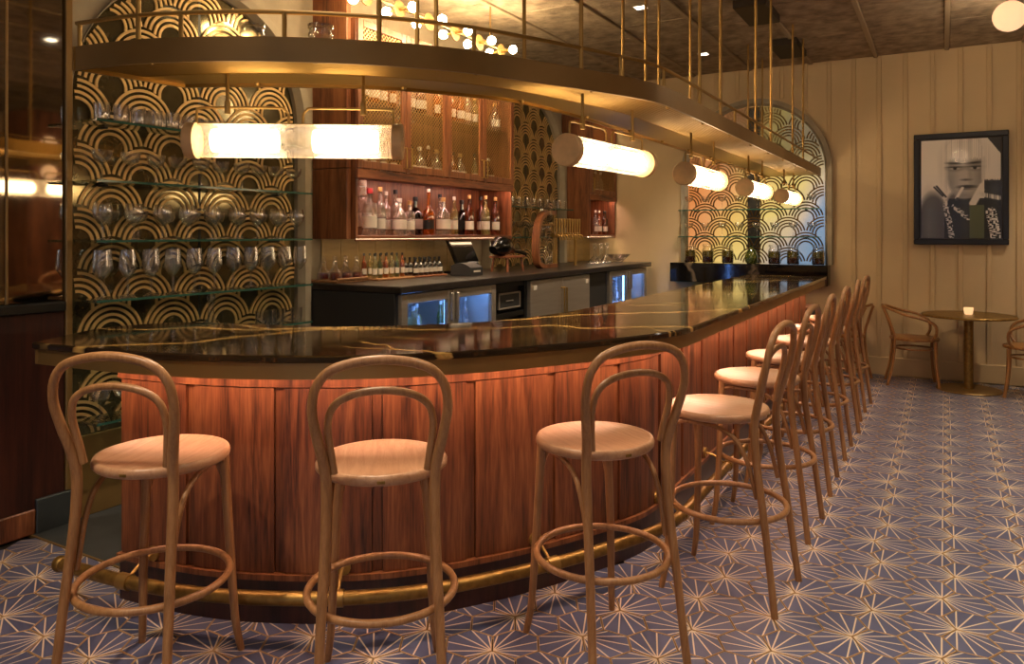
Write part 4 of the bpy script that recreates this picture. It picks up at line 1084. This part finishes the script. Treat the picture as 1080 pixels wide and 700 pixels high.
# ================================================================== BAR STOOLS
def make_stool():
    o = empty('bar_stool')
    s_ = MB().lathe([(.001, .722), (.17, .722), (.205, .728), (.215, .738), (.216, .750), (.211, .760), (.203, .7625), (.197, .7605), (.19, .757), (.001, .752)], 40)
    s_.build('seat', 'beech_seat', o, 50)
    # back legs and outer hoop, one bent rod
    half = [(.292, .192, .0), (.272, .182, .16), (.246, .174, .36), (.214, .164, .58), (.204, .163, .72), (.216, .168, .80), (.242, .188, .90), (.262, .199, .985), (.273, .182, 1.06), (.280, .125, 1.108)]
    pts = half + [(.283, .0, 1.128)] + [(x, -y, z) for x, y, z in half[::-1]]
    cv = catmull(pts, 5); n = len(cv)
    rad = [.0135 + .0035 * (1 if .12 < i / n < .3 or .7 < i / n < .88 else .3) for i in range(n)]
    rad = [sum(rad[max(0, i - 5):i + 6]) / len(rad[max(0, i - 5):i + 6]) for i in range(n)]
    MB().tube(cv, rad, 10).build('back_hoop', 'beech', o, 60)
    ih = [(.204, .140, .775), (.212, .147, .83), (.232, .157, .92), (.246, .140, .985), (.254, .085, 1.02), (.257, 0, 1.032)]
    ih = ih + [(x, -y, z) for x, y, z in ih[-2::-1]]
    MB().tube(catmull(ih, 6), .0118, 10).build('inner_hoop', 'beech', o, 60)
    for sg in (-1, 1):
        lg = [(-.178, sg * .192, 0), (-.160, sg * .178, .12), (-.148, sg * .166, .36), (-.143, sg * .152, .60), (-.138, sg * .146, .735)]
        cl = catmull(lg, 4); MB().tube(cl, [.0125 + .005 * min(1, i / (len(cl) * .8)) for i in range(len(cl))], 10).build('leg', 'beech', o, 60)
        br = [(-.137, sg * .146, .690), (-.09, sg * .150, .708), (.03, sg * .155, .706), (.12, sg * .158, .670), (.175, sg * .158, .58), (.212, sg * .158, .44)]
        MB().tube(catmull(br, 6), .0095, 8).build('side_brace', 'beech', o, 60)
    fb = [(-.150, -.150, .56), (-.150, -.125, .66), (-.15, -.07, .705), (-.15, .07, .705), (-.15, .125, .66), (-.150, .150, .56)]
    MB().tube(catmull(fb, 6), .0095, 8).build('front_brace', 'beech', o, 60)
    rc, rr, rz = .048, .236, .352
    MB().tube([(rc + rr * math.cos(2 * PI * i / 48), rr * math.sin(2 * PI * i / 48), rz) for i in range(48)], .0125, 10, closed=True).build('footrest_ring', 'beech', o, 60)
    MB().bbox(.213, .2165, -.012, .012, .738, .748, .001).build('maker_plate', 'brass_old', o)
    return o
stool0 = make_stool()
stools = [(-2.306, 1.615, -67, 'bentwood bar stool at the far left, nearest the bar end'),
          (-1.616, 1.937, -51, 'bentwood bar stool with its back straight to the viewer, second from left'),
          (-1.11, 2.53, -34, 'bentwood bar stool at the bend of the bar, third from left'),
          (-.85, 3.25, -4, 'bentwood bar stool nearest of the straight row along the bar'),
          (-.855, 4.05, -2, 'second bar stool of the straight row along the bar'),
          (-.86, 4.80, 1, 'third bar stool of the straight row along the bar'),
          (-.86, 5.58, 0, 'fourth bar stool of the straight row along the bar'),
          (-.86, 6.36, 3, 'fifth bar stool of the straight row along the bar'),
          (-.86, 7.12, -2, 'farthest bar stool of the straight row along the bar')]
for i, (x, y, a, lb) in enumerate(stools):
    o = stool0 if i == 0 else copy_tree(stool0)
    o.location = (x, y, 0); o.rotation_euler = (0, 0, math.radians(a)); tag(o, lb, 'bar stool', 'bentwood bar stools')

# ================================================================== CAFE TABLES AND CHAIRS BY THE FAR WALL
def make_chair():
    o = empty('bentwood_armchair')
    MB().lathe([(.001, .44), (.19, .44), (.215, .445), (.22, .455), (.217, .467), (.20, .472), (.001, .466)], 32, sx=1.02).build('seat', 'oak_chair', o, 50)
    for sg in (-1, 1):
        MB().tube(catmull([(.20, sg * .19, 0), (.175, sg * .172, .20), (.17, sg * .16, .445)], 5), .0145, 10).build('front_leg', 'oak_chair', o, 60)
        MB().tube(catmull([(-.25, sg * .17, 0), (-.205, sg * .165, .2), (-.185, sg * .155, .45), (-.225, sg * .165, .62), (-.275, sg * .13, .755)], 5), .0135, 10).build('back_leg', 'oak_chair', o, 60)
    loop = [(.13, -.205, .465), (.165, -.245, .53), (.15, -.285, .62), (.05, -.295, .675), (-.10, -.275, .71), (-.24, -.17, .76), (-.285, 0, .775)]
    loop = loop + [(x, -y, z) for x, y, z in loop[-2::-1]]
    MB().tube(catmull(loop, 6), .0135, 10).build('arm_and_back_hoop', 'oak_chair', o, 60)
    MB().tube([(-.005 + .17 * math.cos(2 * PI * i / 36), .165 * math.sin(2 * PI * i / 36), .36) for i in range(36)], .009, 8, closed=True).build('ring_stretcher', 'oak_chair', o, 60)
    return o
ch0 = make_chair()
chairs = [(-.26, 8.46, .12, 'bentwood armchair left of the round cafe table under the portrait'), (.69, 8.33, PI - .1, 'bentwood armchair right of the round cafe table'),
          (-.93, 8.46, PI - .2, 'bentwood armchair tucked behind the last bar stools')]
for i, (x, y, a, lb) in enumerate(chairs):
    o = ch0 if i == 0 else copy_tree(ch0)
    o.location = (x, y, 0); o.rotation_euler = (0, 0, a); tag(o, lb, 'chair', 'bentwood armchairs')
def table(loc, label, r=.40, top='brass_old'):
    o = tag(empty('cafe_table', loc), label, 'table')
    MB().lathe([(.001, .70), (r - .01, .70), (r, .704), (r, .716), (r - .006, .722), (.001, .722)], 48).build('table_top', top, o, 30)
    MB().lathe([(.04, .012), (.04, .70)], 20).build('pedestal', 'brass_old', o, 40)
    MB().lathe([(.001, 0), (.275, 0), (.278, .006), (.27, .014), (.001, .018)], 40).build('base_disc', 'brass_dark', o, 30)
    return o
table((.20, 8.40, 0), 'round brass topped pedestal table below the framed portrait')
tb2 = tag(empty('side_table', (-1.45, 8.46, 0)), 'small wooden table standing behind the end of the bar', 'table')
MB().bbox(-.28, .28, -.19, .19, .71, .735, .005).build('table_top', 'walnut_y', tb2); MB().bbox(-.25, .25, -.16, .16, .5, .71, .004).build('apron', 'black', tb2)
for dx in (-.23, .23):
    for dy in (-.14, .14): MB().bbox(dx - .02, dx + .02, dy - .02, dy + .02, 0, .5, .003).build('leg', 'black', tb2)
cd_ = tag(empty('candle_cup', (.20, 8.42, .722)), 'small glowing candle cup on the round brass table', 'candle')
MB().lathe([(.001, 0), (.03, 0), (.036, .01), (.042, .065), (.039, .065), (.034, .03), (.001, .03)], 16).build('cup', 'candle', cd_, 50)
MB().lathe([(.001, .031), (.033, .031), (.033, .045), (.001, .045)], 12).build('wax', 'paper', cd_)

# ================================================================== PORTRAIT
def portrait():
    o = tag(empty('framed_portrait', (.137, YF - .016, 1.385)), 'black framed monochrome portrait of a blonde person smoking, on the far wall', 'picture')
    W, H_, fw = .825, 1.135, .055
    f = MB(); hw = W / 2
    f.bbox(-hw, hw, -.04, 0, 0, fw, .006); f.bbox(-hw, hw, -.04, 0, H_ - fw, H_, .006); f.bbox(-hw, -hw + fw, -.04, 0, fw, H_ - fw, .006); f.bbox(hw - fw, hw, -.04, 0, fw, H_ - fw, .006)
    f.build('frame', 'frame_black', o)
    BX('backing', 'mat_dark', -hw + fw, hw - fw, -.018, -.002, fw, H_ - fw, o)
    # flat print, one colour per grid cell
    pw, ph = .69, 1.0
    nx, ny = 110, 160
    A_ = pw / ph
    def sm(d, w=.012): return max(0, min(1, .5 - d / (2 * w)))
    def ell(u, v, cx, cy, rx, ry, rot=0):
        du, dv = (u - cx) * A_, v - cy; c_, s_ = math.cos(rot), math.sin(rot); rx *= A_
        x, y = (du * c_ + dv * s_) / rx, (-du * s_ + dv * c_) / ry
        return (math.hypot(x, y) - 1) * min(rx, ry)
    def seg(u, v, a, b):
        ax, ay, bx_, by = a[0] * A_, a[1], b[0] * A_, b[1]; px, py = u * A_, v
        t = max(0, min(1, ((px - ax) * (bx_ - ax) + (py - ay) * (by - ay)) / ((bx_ - ax) ** 2 + (by - ay) ** 2)))
        return math.hypot(px - ax - t * (bx_ - ax), py - ay - t * (by - ay))
    rr = random.Random(11); strands = [rr.random() for _ in range(200)]
    def col(u, v):   # u 0..1 left to right, v 0..1 bottom to top
        g = .98 - .05 * u
        def mix(val, a):
            nonlocal g; g = g * (1 - a) + val * a
        st = strands[int(u * 130) % 200]
        mix(.80 + .16 * st, sm(ell(u, v, .55, .80, .31, .27), .03))              # pale bob of hair
        mix(.80 + .14 * st, sm(ell(u, v, .35, .66, .10, .18), .03))
        mix(.36, sm(ell(u, v, .52, .33, .20, .16), .02))                          # neck in shadow
        mix(.30, sm(ell(u, v, .16, .16, .20, .30), .02))                          # near shoulder
        mix(.44, sm(ell(u, v, .10, .12, .08, .24), .05) * .8)
        if v < .40 and u > .30 + .25 * max(0, v - .18): mix(.07, .95)             # dark sequinned top
        if u > .80 and v < .56: mix(.07, .95)
        face = ell(u, v, .565, .665, .225, .265, -.05)
        mix(.74, sm(face, .012))
        mix(.46, sm(ell(u, v, .76, .62, .07, .20), .06) * sm(face) * .9); mix(.52, sm(ell(u, v, .38, .56, .05, .12), .05) * sm(face) * .9)
        mix(.50, sm(ell(u, v, .56, .43, .14, .03), .03) * sm(face) * .8)
        for ex, tl in ((.435, -.07), (.685, .07)):
            mix(.14, sm(ell(u, v, ex, .757 , .09, .011, tl), .008))              # brows
            mix(.36, sm(ell(u, v, ex, .710, .088, .026), .020) * .8)
            mix(.82, sm(ell(u, v, ex, .704, .055, .011), .006)); mix(.05, sm(ell(u, v, ex, .706, .024, .014), .005)); mix(.08, sm(ell(u, v, ex, .719, .07, .005), .006))
        mix(.55, sm(ell(u, v, .625, .64, .020, .07, .05), .015) * .7); mix(.22, sm(ell(u, v, .575, .588, .055, .009), .008) * .9)
        mix(.16, sm(ell(u, v, .59, .522, .105, .013), .007)); mix(.34, sm(ell(u, v, .58, .500, .085, .014), .008) * .9); mix(.10, sm(ell(u, v, .59, .511, .10, .004), .004))
        if v > .785 + .025 * st and ell(u, v, .55, .84, .25, .18) < 0: mix(.84 + .16 * st, .96)   # fringe
        if v > .785 and strands[int(u * 60) % 200] > .82 and ell(u, v, .55, .84, .25, .18) < 0: mix(.72, .5)
        if .765 < u < .82 and .58 < v < .82: mix(.66 + .28 * st, .85)
        d = seg(u, v, (.53, .505), (.455, .405)); mix(.95, sm(d - .013, .004)); mix(.2, sm(seg(u, v, (.465, .40), (.455, .385)) - .012, .004))
        d = seg(u, v, (.66, .35), (.78, .52)); mix(.93, sm(d - .032, .006)); d = seg(u, v, (.75, .44), (.98, .40)); mix(.85, sm(d - .022, .006) * (1 if st > .25 else .2))
        if u > .80 and .49 < v < .57 + .02 * st: mix(.10, .95)
        for p, q in (((.17, .52), (.28, .43)), ((.20, .53), (.32, .42))): mix(.08, sm(seg(u, v, p, q) - .008, .004))
        for p, q, w_ in (((.30, .40), (.39, .02), .022), ((.42, .32), (.60, .20), .022), ((.36, .2), (.40, .02), .02), ((.88, .26), (.94, .02), .045)):
            if seg(u, v, p, q) < w_ and strands[(int(v * 120) * 13 + int(u * 45) * 7) % 200] > .55: mix(.9, .95)
        if u - .84 > (1.0 - v) * 1.0 : mix(.12, .95)
        c = [max(0, min(1, g)) ** 1.9 * t for t in (1.0, .92, .82)]
        if .62 < u < .80 and v < .33: c = [.10, .115, .05]  # green reflection on the cover glass, painted into the print
        return c
    V = [(-pw / 2 + pw * i / nx, -.021, .0675 + ph * j / ny) for j in range(ny + 1) for i in range(nx + 1)]
    Fc = [[j * (nx + 1) + i, j * (nx + 1) + i + 1, (j + 1) * (nx + 1) + i + 1, (j + 1) * (nx + 1) + i] for j in range(ny) for i in range(nx)]
    me = bpy.data.meshes.new('portrait_print'); me.from_pydata(V, [], Fc)
    ca = me.color_attributes.new('print', 'FLOAT_COLOR', 'CORNER'); dat = []
    for j in range(ny):
        for i in range(nx): dat += [*col((i + .5) / nx, (j + .5) / ny), 1.0] * 4
    ca.data.foreach_set('color', dat)
    m, nt, b = new_mat('print'); a = nt.nodes.new('ShaderNodeVertexColor'); a.layer_name = 'print'; nt.links.new(a.outputs[0], b.inputs['Base Color']); b.inputs['Roughness'].default_value = .5
    me.materials.append(m); me.update()
    inst('print', me, (0, 0, 0), 0, o)
    BX('cover_glass', 'picture_glass', -hw + fw, hw - fw, -.027, -.024, fw, H_ - fw, o)
portrait()

# ================================================================== CEILING LIGHTS
ch = tag(empty('linear_chandelier', (-3.25, 4.85, 3.05)), 'row of brass discs with paired round bulbs hanging near the ceiling behind the canopy', 'chandelier')
MB().tube([(0, -1.15, 0), (0, .66, 0)], .008, 8).build('rod', 'brass_dark', ch, 40)
for y in (-.94, .42): MB().tube([(0, y, 0), (0, y, ZC - 3.05)], .006, 8).build('stem', 'brass_dark', ch, 40)
disc = MB().lathe([(.001, -.003), (.062, -.003), (.062, .003), (.001, .003)], 24).xform(Matrix.Rotation(PI / 2, 4, 'Y')).mesh('disc', 'brass_dark', 30)
sock = MB().tube([(-.09, 0, 0), (.09, 0, 0)], .011, 10).mesh('socket', 'brass', 40)
blb = MB().sphere((0, 0, 0), .034, 14, 10).mesh('bulb', 'bulb', 80)
for i in range(6):
    y = -1.11 + .341 * i
    inst('disc', disc, (0, y, -.01), 0, ch); inst('socket', sock, (0, y, -.01), 0, ch)
    for s_ in (-1, 1): inst('bulb', blb, (s_ * .115, y, -.01), 0, ch)
gp = at_y(1065, 17, 7.0)
for x, y, lb in ((gp.x, gp.y, 'warm frosted globe light on the ceiling at the upper right'), (1.9, 3.4, 'frosted ceiling globe light right of the bar, outside the photo'), (1.9, .2, 'frosted ceiling globe light beside the camera'),
                 (.3, -1.6, 'frosted ceiling globe light behind the camera'), (-1.8, -.9, 'frosted ceiling globe light behind the camera on the left'), (2.6, -2.0, 'frosted ceiling globe light near the right street window')):
    pg = tag(empty('globe_light', (x, y, ZC)), lb, 'ceiling light', 'frosted ceiling globes')  # globes out of view are added for warm frontal fill
    MB().lathe([(.001, -.03), (.06, -.03), (.065, -.02), (.065, 0), (.001, 0)], 20).build('ceiling_plate', 'brass_dark', pg, 40)
    MB().tube([(0, 0, -.03), (0, 0, -.09)], .02, 10).build('neck', 'brass_dark', pg, 40)
    MB().sphere((0, 0, gp.z - ZC), .118, 24, 14).build('globe', 'globe', pg, 80)
    light('globe_glow', 'POINT', (x, y, gp.z), 24 if y > 5 else 17, (1, .74, .48), size=.135)
# recessed square downlights over the bar and over the stools; unseen ones are assumed
dl_t = MB(); dl_t.bbox(-.055, .055, -.055, -.045, -.006, 0, .002); dl_t.bbox(-.055, .055, .045, .055, -.006, 0, .002); dl_t.bbox(-.055, -.045, -.045, .045, -.006, 0, .002); dl_t.bbox(.045, .055, -.045, .045, -.006, 0, .002)
dl_m = dl_t.mesh('trim', 'white_card'); dl_e = MB().box(-.045, .045, -.045, .045, -.003, 0).mesh('lens', 'downlight')
k = 0
for (x, pw) in ((-2.2, 80), (-.35, 38), (1.35, 72)):
    for y in (.3, 2.2, 4.08, 5.96, 7.84):
        if x == -.35 and y > 7: continue
        k += 1
        o = empty('downlight', (x, y, ZC - .001)); inst('trim', dl_m, (0, 0, 0), 0, o); inst('lens', dl_e, (0, 0, 0), 0, o)
        tag(o, 'small square recessed ceiling light over the %s, %s from the camera end' % ({-2.2: 'bar', -.35: 'stools'}.get(x, 'open floor'), ORD[(.3, 2.2, 4.08, 5.96, 7.84).index(y)]), 'ceiling light', 'recessed ceiling lights')
        if x == -2.2 and y > 5: o['label'] = 'recessed square ceiling light, the %s of the two seen behind the canopy rods' % ('nearer' if y < 7 else 'farther')
        light('downlight_beam', 'SPOT', (x, y, ZC - .02), pw, (1, .80, .58), (0, 0, 0), .05, None, 95, .8)
for (x, y, w) in ((-1.36, 6.46, 'nearer'), (-1.36, 7.9, 'farther')):
    o = tag(MB().bbox(x - .13, x + .13, y - .30, y + .30, ZC - .07, ZC - .001, .006).build('ceiling_mount', 'dark_metal'), 'dark rectangular ceiling mount above the canopy rods, the %s one' % w, 'ceiling mount')
# column with globe sconce standing in the room to the right (seen in the left mirror)
colm = struct(empty('trim_column', (2.25, 5.35, 0)))
for sx in (-1, 1): MB().bbox(min(0, sx * .3), max(0, sx * .3), -.3, .3, 0, 3.05, .006).build('wood_panel', 'walnut', colm)
MB().bbox(-.31, .31, -.31, .31, 2.35, 2.55, .004).build('brass_band', 'brass_dark', colm)
sc_ = tag(empty('globe_sconce', (1.94, 5.25, 2.45)), 'two-globe brass sconce on the wooden column, seen in the mirror', 'sconce')
MB().tube([(0.0, 0, 0), (-.08, 0, 0), (-.08, 0, .01)], .012, 8).build('arm', 'brass', sc_, 40); MB().tube([(-.08, 0, -.12), (-.08, 0, .12)], .01, 8).build('bar', 'brass', sc_, 40)
for z in (-.18, .18): MB().sphere((-.08, 0, z), .09, 18, 12).build('globe', 'globe', sc_, 80)
bpy.context.view_layer.update()
